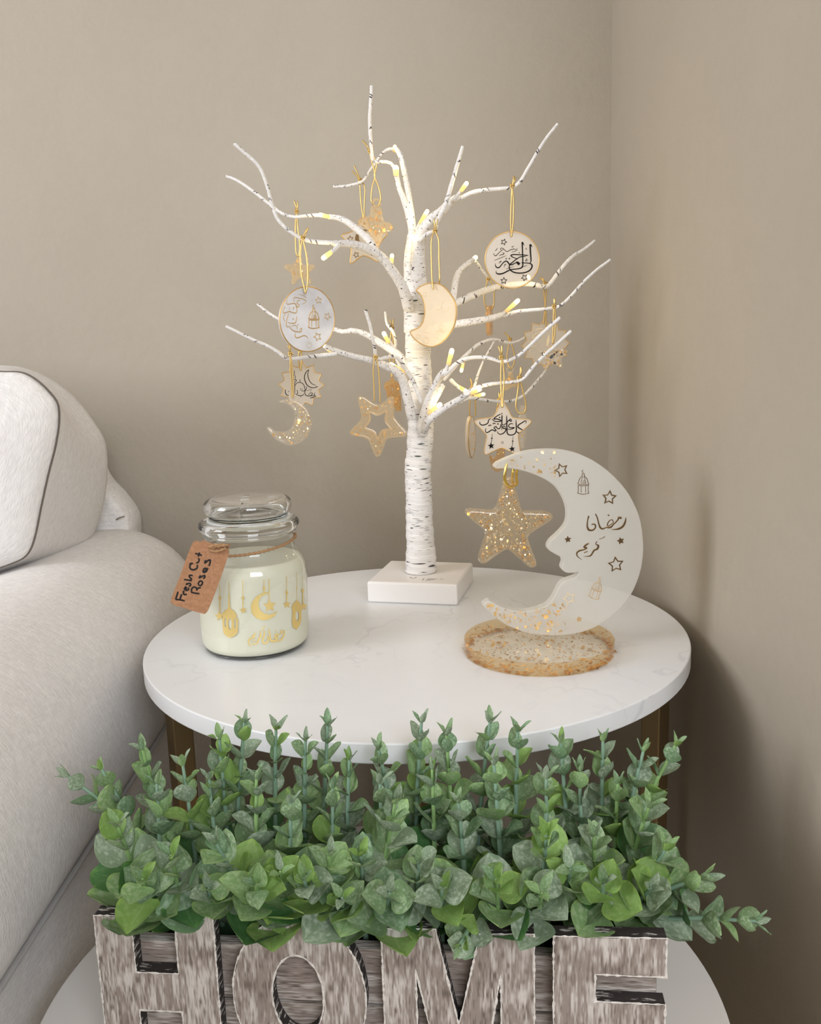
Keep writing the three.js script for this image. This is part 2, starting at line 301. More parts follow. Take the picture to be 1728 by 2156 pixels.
{
  // boxed back cushion: the front panel inside its welt, the boxing going back
  const zf = -1.085, zb = -1.265;
  const seam = [[-260, 772], [-80, 776], [0, 782], [48, 785], [75, 799], [108, 830], [121, 850], [124, 884], [117, 935], [100, 1003], [85, 1072], [73, 1130], [62, 1160], [50, 1174], [30, 1184], [0, 1195], [-120, 1236], [-260, 1272]].map(([x, y]) => at(x, y, zf));
  const sil = [[-330, 752], [-110, 760], [-12, 768], [48, 774], [105, 800], [152, 838], [192, 888], [217, 932], [222, 1000], [215, 1062], [201, 1110], [190, 1135], [172, 1150], [148, 1163], [110, 1180], [55, 1200], [-100, 1240], [-330, 1290]];
  const back = sil.map(([x, y]) => at(x, y, zb));
  const mk = (P, z) => { const a = P[0], b = P[P.length - 1], x = a.x - 0.42, lo = b.y + 0.012; return spline(P.concat([V(a.x - 0.2, lo, z), V(x + 0.05, lo + 0.012, z), V(x + 0.008, lo + 0.05, z), V(x, (a.y + lo) / 2, z), V(x + 0.008, a.y - 0.06, z), V(x + 0.05, a.y - 0.012, z), V(a.x - 0.2, a.y + 0.002, z)]), 150, true).slice(0, -1); };
  const S = mk(seam, zf), B = mk(back, zb), loops = [], c = V(0, 0, 0); S.forEach(p => c.addScaledVector(p, 1 / S.length));
  for (let i = 0; i <= 8; i++) { const k = Math.sin(i / 8 * Math.PI / 2); loops.push(S.map(p => { const q = lerp(0.03, 1, k); return V(c.x + (p.x - c.x) * q, c.y + (p.y - c.y) * q, zf + 0.03 * Math.sqrt(1 - k * k)); })); }
  const nB = 9; for (let i = 1; i <= nB; i++) { const t = i / nB, e = Math.sin(t * Math.PI / 2); loops.push(S.map((p, j) => V(lerp(p.x, B[j].x, e), lerp(p.y, B[j].y, e), lerp(zf - 0.002, zb, t)))); }
  for (let i = 1; i <= 4; i++) { const k = 1 - 0.28 * (i / 4) ** 2; loops.push(B.map(p => V(c.x + (p.x - c.x) * k, c.y + (p.y - c.y) * k, zb - 0.05 * Math.sin(i / 4 * Math.PI / 2)))); }
  const cush = thing('back_cushion', 'boxed pale fabric back cushion with a dark welt line, resting on the sofa arm', 'cushion', V(c.x - 0.2, 0.66, -1.18));
  part('cover', loft(loops, true, true), linen, cush, { world: true });
  part('welt', limb(S.concat([S[0]]).map(p => p.clone().add(V(0.0008, 0, 0.0005))), [0.0011], { seg: 6, n: 260 }), std({ color: '#6d655c', roughness: 1 }), cush, { world: true, label: 'dark stitched welt line' });
}

// ---------- lit birch tree ----------
const TZ = -1.1418, TX = 0.0123;
const barkMap = canvasTex(512, 1024, (c, w, h) => {
  const R = rng(71); c.fillStyle = '#e0ddd9'; c.fillRect(0, 0, w, h);
  for (let i = 0; i < 500; i++) { c.fillStyle = R() < 0.5 ? 'rgba(255,254,252,0.35)' : 'rgba(222,216,210,0.28)'; c.fillRect(R() * w, R() * h, 30 + R() * 160, 1 + R() * 5); }
  const dash = (x, y, l, t, a) => { c.fillStyle = `rgba(${38 + R() * 30},${34 + R() * 26},${34 + R() * 24},${a})`; for (const dx of [-w, 0, w]) { c.beginPath(); c.moveTo(x + dx, y); c.quadraticCurveTo(x + dx + l / 2, y - t * 1.1, x + dx + l, y + (R() - 0.5) * t); c.quadraticCurveTo(x + dx + l / 2, y + t * 0.9, x + dx, y); c.fill(); } };
  for (let i = 0; i < 300; i++) dash(R() * w, R() * h, 10 + R() * 38, 1.6 + R() * 2.6, 0.35 + R() * 0.5);
  for (let i = 0; i < 40; i++) dash(R() * w, R() * h, 24 + R() * 46, 4 + R() * 7, 0.9);
  for (let i = 0; i < 9; i++) { const x = R() * w, y = R() * h; for (let k = 0; k < 5; k++) dash(x + R() * 20, y + k * 7, 20 + R() * 30, 2.2, 0.7); }
});
const barkBump = texture(256, 512, (u, v) => { const g = FB(73, 8, 4)(u * 0.6, v * 7) * 255; return [g, g, g]; }, false);
const bark = std({ map: repeated(barkMap, 1, 5.2), bumpMap: repeated(barkBump, 1, 8), bumpScale: 0.0008, roughness: 0.62 });
const twigMap = canvasTex(256, 1024, (c, w, h) => {
  const R = rng(77); c.fillStyle = '#e0ddd9'; c.fillRect(0, 0, w, h);
  for (let i = 0; i < 300; i++) { c.fillStyle = R() < 0.5 ? 'rgba(255,255,252,0.4)' : 'rgba(216,211,205,0.3)'; c.fillRect(R() * w, R() * h, 20 + R() * 90, 1 + R() * 6); }
  for (let i = 0; i < 34; i++) { const x = R() * w, y = R() * h, l = 50 + R() * 90, s = (R() < 0.7 ? 1 : -1) * (6 + R() * 16), t = 3 + R() * 5; c.fillStyle = `rgba(40,34,34,${0.4 + R() * 0.5})`; for (const dx of [-w, 0]) { c.beginPath(); c.moveTo(x + dx, y); c.lineTo(x + dx + l, y + s); c.lineTo(x + dx + l * 0.9, y + s + t); c.lineTo(x + dx + 4, y + t); c.fill(); } }
});
const twigBark = std({ map: repeated(twigMap, 1, 4), bumpMap: repeated(barkBump, 1, 8), bumpScale: 0.0005, roughness: 0.6 });
const tree = thing('birch_tree_lamp', 'white birch tree lamp with glowing tips on a square base, hung with gold ornaments', 'tree lamp', V(TX, TABLE_Y, TZ));
{
  const basePlastic = phys({ color: '#e9e5e0', roughness: 0.42 });
  const b = part('base', new RoundedBoxGeometry(0.1162, 0.0274, 0.1162, 4, 0.0032).translate(0, 0.0137, 0), basePlastic, tree); b.rotation.y = -0.2466;
  // the maker's smile mark and the small lines of text in front of the trunk
  const ink = std({ color: '#55514d', roughness: 0.7 }), z = crop(760, 1160, 6.912);
  const top = (x, y) => { const p = onY(...z(x, y), TABLE_Y + 0.0276); return [p.x, -p.z]; };
  const marks = [[[[710, 380], [730, 392], [757, 396], [785, 391], [803, 379]], 0.0007], [[[890, 428], [915, 398]], 0.0005], [[[965, 402], [1110, 404]], 0.0006], [[[960, 412], [1085, 414]], 0.0004], [[[945, 420], [1060, 420]], 0.0004], [[[940, 427], [1010, 428]], 0.0004], [[[1142, 409], [1195, 409]], 0.0006]];
  const gs = marks.map(([p, w]) => ribbon(p.map(q => top(...q)), w * 1.6, 0, 0.00012, false, p.length < 3)); const g = merge(gs); g.rotateX(-Math.PI / 2); g.translate(0, TABLE_Y + 0.0275, 0);
  part('printed_mark', g, ink, tree, { world: true });
}
const PX = z => -z / FOCAL * 1.0;                                      // metres per pixel at a depth, near enough for thicknesses
function trail(pts, z0, z1) { return pts.map((p, i) => at(p[0], p[1], p.length > 2 ? p[2] : lerp(z0, z1, i / (pts.length - 1)))); }
{
  const wrap = (s, a) => 1 + 0.018 * Math.sin(s * 520 + a) + 0.02 * Math.sin(s * 210 + 2 * a) + 0.025 * Math.sin(a * 3 + s * 30);
  const tp = [[885, 1203], [885, 1180], [885, 1150], [883, 1090], [882, 1030], [880, 990], [883, 940], [886, 890], [884, 830], [881, 770], [880, 710], [877, 650], [875, 600]];
  const tr = [34, 33, 31, 29, 28, 27.5, 27, 28, 27, 26, 26, 25, 22].map(r => r * PX(TZ) * 1.0);
  part('trunk', limb(trail(tp, TZ, TZ), tr, { seg: 40, n: 160, seed: 4, rough: 0.02, ridges: wrap }), bark, tree, { world: true });
}
const branchList = [];
function branch(pts, z0, z1, r0, r1, thick = false) {
  const P = trail(pts, z0, z1), rs = []; for (let i = 0; i < 6; i++) rs.push(lerp(r0, r1, i / 5) * PX((z0 + z1) / 2));
  part('branch', limb(P, rs, { seg: thick ? 14 : 9, rough: 0.10, rough2: 0.035, seed: branchList.length + 3 }), thick ? bark : twigBark, tree, { world: true });
  branchList.push(P);
}
// limbs where the trunk divides
branch([[866, 700], [866, 640], [862, 590], [862, 545], [867, 500], [869, 488]], TZ, TZ + 0.005, 16, 8.5, true);
branch([[887, 720], [886, 640], [882, 585], [880, 540], [886, 494], [904, 466], [932, 442], [953, 420], [967, 416]], TZ, -1.10, 19, 5.5, true);
branch([[970, 417], [997, 405], [1024, 400], [1057, 397], [1081, 394], [1095, 382], [1108, 360], [1122, 336], [1138, 309], [1155, 284], [1174, 261]], -1.10, -1.08, 4.6, 3, false);
branch([[918, 470], [923, 461], [940, 423], [953, 379], [964, 341], [970, 322], [974, 308]], -1.095, -1.09, 5, 3.4);
branch([[874, 492], [884, 470], [893, 455]], TZ, TZ + 0.01, 4, 3.4);
branch([[883, 508], [896, 494], [915, 485], [921, 474]], -1.105, -1.085, 4, 3);
branch([[953, 422], [962, 412], [972, 400]], -1.10, -1.095, 4.5, 3.6);
branch([[868, 495], [862, 462], [850, 420], [840, 395], [834, 366]], TZ, -1.155, 7.5, 5, true);
branch([[870, 486], [864, 440], [858, 400], [850, 355], [842, 325], [833, 314]], TZ, -1.17, 7.5, 4.5, true);
branch([[833, 362], [825, 345], [808, 340], [795, 341], [786, 340], [782, 317], [778, 254], [781, 200], [782, 181]], -1.155, -1.16, 3.6, 3.4);
branch([[835, 316], [820, 314], [808, 320], [797, 333], [780, 357], [765, 380], [745, 388], [725, 392], [702, 393]], -1.17, -1.23, 3.2, 2.6);
// left
branch([[862, 650], [855, 625], [845, 600], [825, 570], [796, 535], [762, 519], [731, 513], [703, 513]], TZ + 0.012, -1.06, 13, 6, true);
branch([[712, 512], [697, 511], [655, 508], [634, 502], [610, 487], [585, 462], [573, 432], [560, 385], [545, 350], [525, 330], [508, 316], [493, 302]], -1.06, -1.03, 4.4, 3.2);
branch([[714, 514], [706, 524], [695, 532]], -1.06, -1.05, 5, 4.2);
branch([[792, 536], [778, 508], [760, 490], [735, 470], [715, 460], [693, 457]], -1.10, -1.12, 8, 5.5, true);
branch([[697, 457], [675, 453], [650, 454], [620, 457], [595, 450], [570, 432], [545, 412], [515, 390], [495, 378], [477, 371]], -1.12, -1.17, 3.8, 2.9);
// right, middle
branch([[940, 660], [952, 632], [960, 586], [970, 567], [991, 551], [996, 547]], -1.15, -1.19, 7.5, 5, true);
branch([[990, 552], [1000, 551], [1010, 562], [1024, 581], [1032, 590]], -1.19, -1.225, 3, 2.4);
branch([[888, 668], [920, 652], [960, 638], [1000, 620], [1040, 606], [1075, 600], [1110, 598], [1135, 602], [1150, 604], [1160, 595], [1180, 568], [1205, 540], [1228, 526], [1252, 507]], -1.15, -1.20, 8.5, 3, false);
branch([[890, 700], [930, 688], [965, 682], [1000, 676], [1040, 668], [1056, 663]], -1.135, -1.11, 9, 6, true);
branch([[1052, 664], [1065, 663], [1090, 656], [1120, 653], [1150, 650], [1177, 645], [1200, 625], [1230, 592], [1260, 565], [1285, 547]], -1.11, -1.08, 4.2, 2.8);
branch([[1052, 665], [1060, 660], [1072, 650]], -1.11, -1.10, 4.2, 3.6);
// right, low
branch([[886, 905], [897, 858], [915, 815], [930, 788], [945, 778]], -1.115, -1.06, 11, 6, true);
branch([[936, 789], [942, 783], [966, 762], [987, 754], [1007, 752], [1031, 754], [1054, 761], [1072, 759], [1095, 746], [1123, 720], [1151, 693], [1179, 669]], -1.06, -1.0, 4.4, 3.4);
branch([[932, 788], [941, 774], [945, 762]], -1.06, -1.055, 4.4, 3.8);
branch([[934, 800], [961, 767], [984, 744], [1007, 725], [1033, 715], [1049, 716], [1072, 722], [1091, 718], [1107, 709], [1140, 690]], -1.14, -1.225, 4, 2.4);
branch([[969, 760], [975, 765]], -1.16, -1.165, 3, 2.8);
branch([[985, 840], [998, 815], [1007, 785], [1021, 753], [1040, 720]], -1.2, -1.225, 2.8, 2.2);
branch([[890, 915], [899, 873], [919, 834], [933, 810]], -1.12, -1.10, 10, 5.5, true);
branch([[948, 800], [957, 809], [975, 822], [990, 830]], -1.18, -1.2, 4.6, 4);
branch([[893, 905], [902, 885], [935, 860], [965, 842], [987, 828]], -1.11, -1.04, 9, 6, true);
branch([[980, 831], [987, 824], [1012, 813], [1035, 808], [1058, 806], [1081, 804], [1100, 799], [1121, 774], [1146, 748], [1174, 723], [1202, 697]], -1.045, -1.0, 4.2, 3.2);
branch([[978, 832], [988, 828], [995, 826]], -1.04, -1.035, 4.2, 3.8);
branch([[925, 868], [960, 850], [989, 838], [1012, 841], [1035, 844], [1058, 846], [1077, 844], [1100, 834], [1123, 811], [1146, 783], [1158, 765]], -1.14, -1.225, 4.2, 2.4);
branch([[899, 876], [906, 868], [912, 863]], -1.10, -1.095, 4.8, 4);
// left, low
branch([[866, 880], [858, 840], [850, 806], [838, 785], [810, 770], [775, 758], [735, 748], [705, 738], [685, 730]], -1.12, -1.06, 11, 5, true);
branch([[708, 745], [684, 748], [658, 750], [632, 754], [611, 756], [601, 754], [588, 743], [567, 730], [549, 722], [528, 713], [510, 704], [492, 695], [476, 687]], -1.06, -1.04, 4.2, 3.2);
branch([[862, 775], [840, 748], [820, 735], [796, 720], [770, 704], [742, 696], [723, 699], [702, 693]], -1.15, -1.17, 8.5, 5, true);
branch([[706, 694], [680, 695], [650, 692], [615, 685], [580, 668], [560, 655], [542, 640]], -1.17, -1.19, 3.8, 2.8);
branch([[888, 848], [877, 821], [866, 795], [856, 780], [848, 767], [833, 751], [817, 751], [799, 756], [791, 752], [789, 735], [786, 720], [779, 686], [769, 653]], -1.108, -1.06, 4.6, 3.4);
branch([[858, 800], [854, 790], [846, 783]], -1.112, -1.11, 5.4, 4.2);
branch([[850, 790], [838, 760], [828, 742], [833, 728], [828, 699], [815, 683], [811, 657]], -1.16, -1.20, 5, 2.8);
branch([[830, 735], [822, 722], [816, 714]], -1.18, -1.18, 4, 3.4);

// ---------- glowing tips ----------
const ledGlow = new THREE.MeshStandardMaterial({ color: '#fff1cf', emissive: new THREE.Color(1.0, 0.74, 0.32), emissiveIntensity: 2.6, roughness: 0.5 });
const sleeve = new THREE.MeshPhysicalMaterial({ color: '#ffe3a8', transmission: 0.6, roughness: 0.9, thickness: 0, side: THREE.DoubleSide });
function led(x0, y0, x1, y1, z, r = 4.2) {
  const a = at(x0, y0, z), b = at(x1, y1, z), d = b.clone().sub(a), L = d.length(), q = new THREE.Quaternion().setFromUnitVectors(V(0, 1, 0), d.clone().normalize()), rr = r * PX(z);
  const bulb = part('led_bulb', new THREE.CapsuleGeometry(rr, Math.max(0.001, L * 0.3), 5, 12).translate(0, L - L * 0.15, 0), ledGlow, tree);
  bulb.position.copy(a).sub(tree.position); bulb.quaternion.copy(q);
  if (L > 0.006) { const s = part('sleeve', new THREE.CylinderGeometry(rr * 1.02, rr * 0.9, L * 0.8, 12, 1, true).translate(0, L * 0.34, 0), sleeve, tree); s.position.copy(bulb.position); s.quaternion.copy(q); }
  const p = new THREE.PointLight(new THREE.Color(1.0, 0.76, 0.36), LED_POWER, 0, 2); p.position.copy(a).addScaledVector(d, 0.98); p.shadow.radius = 0.2; p.castShadow = true; p.name = 'led_light'; scene.add(p);
}
led(831, 320, 831, 309, -1.17, 3.8); led(834, 368, 833, 354, -1.145, 6);
led(694, 457, 674, 452, -1.118, 4); led(697, 531, 681, 543, -1.05, 5);
led(884, 470, 899, 445, TZ + 0.014); led(970, 402, 982, 386, -1.094); led(870, 508, 870, 500, TZ + 0.025, 6);
led(824, 555, 825, 538, -1.15, 4); led(986, 556, 1001, 542, -1.195, 4.6); led(1066, 655, 1090, 633, -1.098, 4.4);
led(944, 766, 951, 738, -1.053, 5); led(976, 762, 971, 781, -1.166, 3.4); led(903, 870, 926, 852, -1.094, 5);
led(992, 828, 1010, 820, -1.033, 4); led(1000, 834, 1018, 830, -1.2, 3.6); led(962, 812, 982, 824, -1.19, 3.8);
led(848, 784, 823, 768, -1.108, 5.2); led(818, 722, 808, 702, -1.175, 4.4); led(700, 742, 684, 729, -1.075, 4.2); led(1115, 592, 1112, 583, -1.15, 4);

// ---------- ornaments hanging in the tree ----------
const goldCord = std({ color: new THREE.Color(0.64, 0.46, 0.18), metalness: 0.85, roughness: 0.36 });
const goldRim = std({ color: new THREE.Color(0.62, 0.40, 0.15), metalness: 0.8, roughness: 0.35 });
const goldFoil = std({ color: new THREE.Color(0.86, 0.67, 0.27), metalness: 0.8, roughness: 0.45 });
const flakeGold = std({ color: new THREE.Color(0.95, 0.82, 0.52), metalness: 0.95, roughness: 0.2 });
const leafGold = std({ color: new THREE.Color(0.88, 0.60, 0.24), metalness: 0.85, roughness: 0.3 });
const blackVinyl = phys({ color: '#120c0a', roughness: 0.6, specularIntensity: 0.3 });
const darkGold = std({ color: new THREE.Color(0.16, 0.10, 0.045), metalness: 0.7, roughness: 0.35 });
const tanLine = std({ color: new THREE.Color(0.55, 0.38, 0.18), metalness: 0.5, roughness: 0.45 });
const palePrint = std({ color: new THREE.Color(0.72, 0.60, 0.40), metalness: 0.2, roughness: 0.5 });
const pearlTone = texture(256, 256, (u, v) => { const a = FB(81, 4, 5)(u, v), g = (a - 0.5) * 60; return [236 + g, 236 + g, 238 + g]; });
const clearResin = phys({ color: '#fdfaf4', transmission: 0.92, thickness: 0, roughness: 0.1, ior: 1.45 });
const tagResin = phys({ color: '#fcf8f1', transmission: 0.84, thickness: 0, roughness: 0.32, ior: 1.4 });
const milkyResin = phys({ color: '#fbf6ee', transmission: 0.72, thickness: 0, roughness: 0.42, ior: 1.45 });
const pearlResin = phys({ color: '#ffffff', map: repeated(pearlTone, 9, 9), transmission: 0.3, thickness: 0, roughness: 0.45, ior: 1.45 });
const creamResin = phys({ color: '#fbf1dc', transmission: 0.55, thickness: 0, roughness: 0.5, ior: 1.45 });
const amberResin = phys({ color: '#fdf3df', transmission: 0.88, thickness: 0, roughness: 0.1, ior: 1.48 });

// cord: knot, tails and a loop of two strands, all given by where they are in the photograph
function hang(o, z, knot, tails, strands, zEnd = z, seed = 1) {
  const gs = [];
  for (const t of tails) gs.push(cord([at(knot[0], knot[1], z), at((knot[0] + t[0]) / 2 + 1, (knot[1] + t[1]) / 2, z + 0.001), at(t[0], t[1], z)], 0.0009, seed));
  for (const s of strands) gs.push(cord(s.map((p, i) => at(p[0], p[1], lerp(z, zEnd, i / (s.length - 1)) + (p[2] || 0))), 0.0009, seed + 3));
  const k = new THREE.TorusKnotGeometry(0.0016, 0.0009, 40, 6, 2, 3), c = at(knot[0], knot[1], z); k.translate(c.x, c.y, c.z); gs.push(k);
  part('cord', merge(gs), goldCord, o, { world: true });
}
const star5 = (f, z, x, y, R, rot = 0, ratio = 0.5) => { const c = f.l(...z(x, y)), r = Math.abs(f.l(...z(x, y))[1] - f.l(...z(x, y + R))[1]); return starPts(c[0], c[1], r, r * ratio, rot); };
const outlineStar = (f, z, x, y, R, w, rot) => ribbon(star5(f, z, x, y, R, rot), w, 0.0001, 0.0003, true, true);
// [points, width] strokes in crop pixels
function strokes(f, z, list, unit, z0 = 0.0001) { return list.map(([p, w]) => ribbon(p.map(q => f.l(...z(...q))), (w.length ? w : [w * 0.75, w, w, w * 0.6]).map(q => q * unit), z0, 0.0003)); }
const dot = (f, z, x, y, d) => { const c = f.l(...z(x, y)), r = Math.abs(f.l(...z(x, y))[1] - f.l(...z(x, y + d / 2))[1]) * 1.2; return flat([[c[0], c[1] + r], [c[0] + r, c[1]], [c[0], c[1] - r], [c[0] - r, c[1]]], 0.0001, 0.0003); };
const LANTERN = [[[[480, 122], [462, 130], [465, 148], [482, 150]], 7], [[[462, 202], [465, 170], [488, 170], [490, 202]], 9], [[[462, 200], [430, 235], [415, 280], [405, 300]], 9], [[[490, 200], [525, 235], [540, 285], [552, 306]], 9], [[[470, 205], [455, 250], [450, 300]], 7], [[[485, 205], [500, 250], [512, 300]], 7], [[[405, 300], [470, 312], [552, 308]], 8], [[[470, 262], [497, 259]], 7], [[[468, 281], [502, 278]], 7], [[[466, 299], [505, 297]], 7], [[[410, 319], [475, 326], [545, 319]], 8], [[[412, 320], [412, 395], [402, 420]], 8], [[[543, 318], [541, 395], [552, 420]], 8], [[[450, 325], [450, 412]], 7], [[[508, 325], [508, 412]], 7], [[[402, 420], [475, 435], [552, 420]], 9]];
function lantern(f, px, py, hpx, rot, wk = 1, rows = null) {      // centre and height in photograph pixels
  const k = hpx / 315, unit = f.scale() * k, c = Math.cos(rot), s = Math.sin(rot);
  return LANTERN.filter((_, i) => !rows || rows(i)).map(([p, w]) => ribbon(p.map(([x, y]) => { const dx = (x - 477) * k, dy = (y - 278) * k; return f.l(px + dx * c - dy * s, py + dx * s + dy * c); }), w * unit * wk, 0.0001, 0.0003));
}
const rimOf = (pts, w, z0 = 0) => { const c = spline(pts.map(p => V(p[0], p[1], z0)), pts.length * 3, true); const g = new THREE.TubeGeometry(new THREE.CatmullRomCurve3(c.slice(0, -1), true), c.length, w / 2, 6, true); return g; };
const ell = (f, cx, cy, rx, ry, n = 48) => Array.from({ length: n }, (_, i) => f.l(cx + Math.cos(i / n * 6.2832) * rx, cy + Math.sin(i / n * 6.2832) * ry));

{ // round tag with black calligraphy
  const z = crop(1010, 480, 12.343), f = plane(1078, 547, -1.083, 0.05), u = f.scale() / 12.343;
  const o = thing('round_ornament', 'clear round ornament with bold black calligraphy and three star outlines, right of the tree top', 'ornament', f.origin, f.euler, null);
  const hole = ell(f, ...z(826, 225), 2.2, 2.2, 12), pts = ell(f, ...z(842, 825), 57, 59.3);
  part('disc', slab(pts, 0.004, 0.0007, [hole]), tagResin, o);
  part('gold_rim', rimOf(pts, 0.0016, -0.0006), goldRim, o);
  const cal = [
    [[[1098, 365], [1104, 480], [1112, 700], [1116, 880], [1112, 985], [1085, 1030], [1030, 1052], [950, 1066], [800, 1085], [700, 1130], [600, 1180], [500, 1196], [440, 1180], [420, 1140], [432, 1105]], [38, 34, 32, 32, 34, 34, 30, 28, 30, 34, 36, 36, 28, 16, 6]],
    [[[1100, 362], [1130, 410], [1152, 465]], [34, 26, 4]], [[[1306, 425], [1312, 600], [1326, 780], [1326, 870], [1290, 925]], [44, 40, 36, 30, 16]], [[[1308, 422], [1340, 462], [1360, 505]], [34, 28, 4]],
    [[[1085, 908], [1200, 910], [1290, 920], [1345, 950], [1356, 990], [1338, 1050], [1270, 1118], [1150, 1162], [1000, 1172], [870, 1145], [795, 1095], [762, 1020], [780, 950], [850, 890], [950, 812], [1050, 752], [1150, 735], [1262, 712]], [24, 24, 26, 36, 40, 38, 34, 32, 32, 32, 32, 30, 30, 28, 26, 24, 24, 10]],
    [[[1262, 712], [1150, 700], [1000, 694], [870, 690], [805, 714], [835, 748], [900, 778], [965, 795]], [8, 24, 26, 28, 30, 26, 22, 18]],
    [[[975, 872], [900, 920], [830, 952], [772, 946], [732, 895], [690, 862], [630, 882], [560, 960], [510, 1020], [455, 1032], [408, 990], [402, 920]], [14, 26, 30, 34, 34, 32, 28, 26, 30, 32, 26, 8]],
    [[[985, 575], [900, 605], [820, 635]], 13], [[[970, 520], [960, 550], [920, 560], [880, 540], [850, 560], [800, 565], [740, 600], [690, 610], [650, 580], [610, 540], [560, 520], [530, 550], [570, 580], [612, 545]], 17], [[[575, 580], [500, 640], [450, 690], [410, 725], [365, 690], [350, 655]], 18], [[[450, 525], [430, 565], [390, 595]], 16], [[[585, 645], [630, 660], [600, 692], [560, 690], [500, 730]], 18], [[[680, 720], [530, 782], [370, 845]], 14],
    [[[1190, 520], [1206, 540], [1204, 568]], 18], [[[1190, 800], [1225, 812], [1182, 855], [1258, 848]], 16], [[[510, 865], [555, 868], [490, 918]], 17], [[[650, 940], [672, 952], [640, 960], [634, 1020]], 16], [[[680, 1065], [780, 1035], [885, 995]], 13], [[[1070, 1022], [1150, 1000], [1228, 968]], 14]];
  const gs = strokes(f, z, cal, u);
  for (const [x, y, d] of [[682, 800, 36], [766, 797, 38], [838, 482, 24], [872, 476, 24], [843, 508, 22], [1020, 645, 30]]) gs.push(dot(f, z, x, y, d));
  gs.push(flat([[935, 905], [985, 868], [1052, 920], [1010, 975]].map(p => f.l(...z(...p))), 0.0001, 0.0003));
  part('calligraphy', merge(gs), blackVinyl, o);
  for (const g of [outlineStar(f, z, 622, 365, 78, 17 * u, -0.35), outlineStar(f, z, 622, 1372, 84, 18 * u, -0.05), outlineStar(f, z, 1158, 1290, 82, 17 * u, 3.0)]) part('star_print', g, blackVinyl, o);
  part('bubble', new THREE.TorusGeometry(0.0022, 0.0005, 8, 24).translate(...f.l(...z(848, 1435)), 0.0002), clearResin, o);
  hang(o, -1.078, [1078, 391], [[1085, 373], [1081, 371]], [[[1078, 391], [1076, 430], [1075, 470], [1076.5, 498]], [[1078, 391], [1081, 430], [1080, 470], [1077, 498]]], -1.081, 5);
}
{ // pearly round tag with gold calligraphy
  const z = crop(570, 590, 11.52), f = plane(647, 672, -1.03, 0.52), u = f.scale() / 11.52;
  const o = thing('round_ornament', 'pearly white round ornament with gold lantern and calligraphy, left of the trunk', 'ornament', f.origin, f.euler);
  const pts = ell(f, ...z(886, 944), 57.5, 68), hole = ell(f, ...z(815, 312), 2.4, 3, 12);
  part('disc', slab(pts, 0.006, 0.001, [hole]), pearlResin, o);
  part('gold_rim', rimOf(pts, 0.0016, -0.0007), goldRim, o);
  const cal = [[[[565, 520], [550, 470], [565, 425], [650, 425], [780, 460], [855, 505], [830, 545], [765, 585]], 20], [[[705, 490], [650, 500], [630, 540], [660, 580], [685, 600], [660, 650], [630, 640], [610, 590], [560, 560], [480, 575], [400, 580], [375, 545], [405, 475]], 25], [[[600, 600], [625, 680], [630, 750], [600, 795], [530, 785], [440, 760], [370, 785], [310, 795], [295, 750], [320, 680], [355, 648]], 25], [[[455, 655], [456, 722]], 20], [[[540, 640], [562, 668], [536, 690], [556, 722]], 18], [[[430, 805], [400, 900], [375, 1000], [375, 1080], [400, 1130], [440, 1120], [462, 1090]], 24], [[[625, 880], [615, 960], [590, 1030], [500, 1045], [412, 1025]], 26], [[[350, 830], [310, 880], [315, 950], [347, 1002]], 18], [[[460, 1130], [500, 1190], [580, 1240], [660, 1252], [720, 1250], [747, 1190], [735, 1165], [690, 1210]], 28], [[[500, 1130], [540, 1095], [600, 1100], [642, 1140], [630, 1200]], 20], [[[590, 1290], [590, 1360], [620, 1395], [700, 1380], [790, 1345], [860, 1360], [897, 1408]], 28], [[[680, 338], [800, 385], [878, 432]], 13]];
  const gs = strokes(f, z, cal, u); gs.push(dot(f, z, 540, 940, 34), dot(f, z, 657, 1080, 30));
  part('calligraphy', merge(gs), tanLine, o);
  part('lantern_print', merge(lantern(f, ...z(1040, 885), 575 / 11.52, 0, 1.7)), tanLine, o);
  for (const g of [outlineStar(f, z, 1152, 488, 85, 17 * u, 0.1), outlineStar(f, z, 1368, 880, 88, 18 * u, -0.5), outlineStar(f, z, 1130, 1372, 100, 20 * u, 0.35)]) part('star_print', g, tanLine, o);
  part('bubble', new THREE.TorusGeometry(0.003, 0.0009, 8, 24).translate(...f.l(...z(925, 1575)), 0.0004), clearResin, o);
  hang(o, -1.028, [637, 500], [[649, 479], [645, 482]], [[[637, 500], [632, 530], [634, 575], [640, 604], [643, 616]], [[637, 500], [645, 540], [648, 580], [646, 605], [642.5, 618]]], -1.022, 7);
}
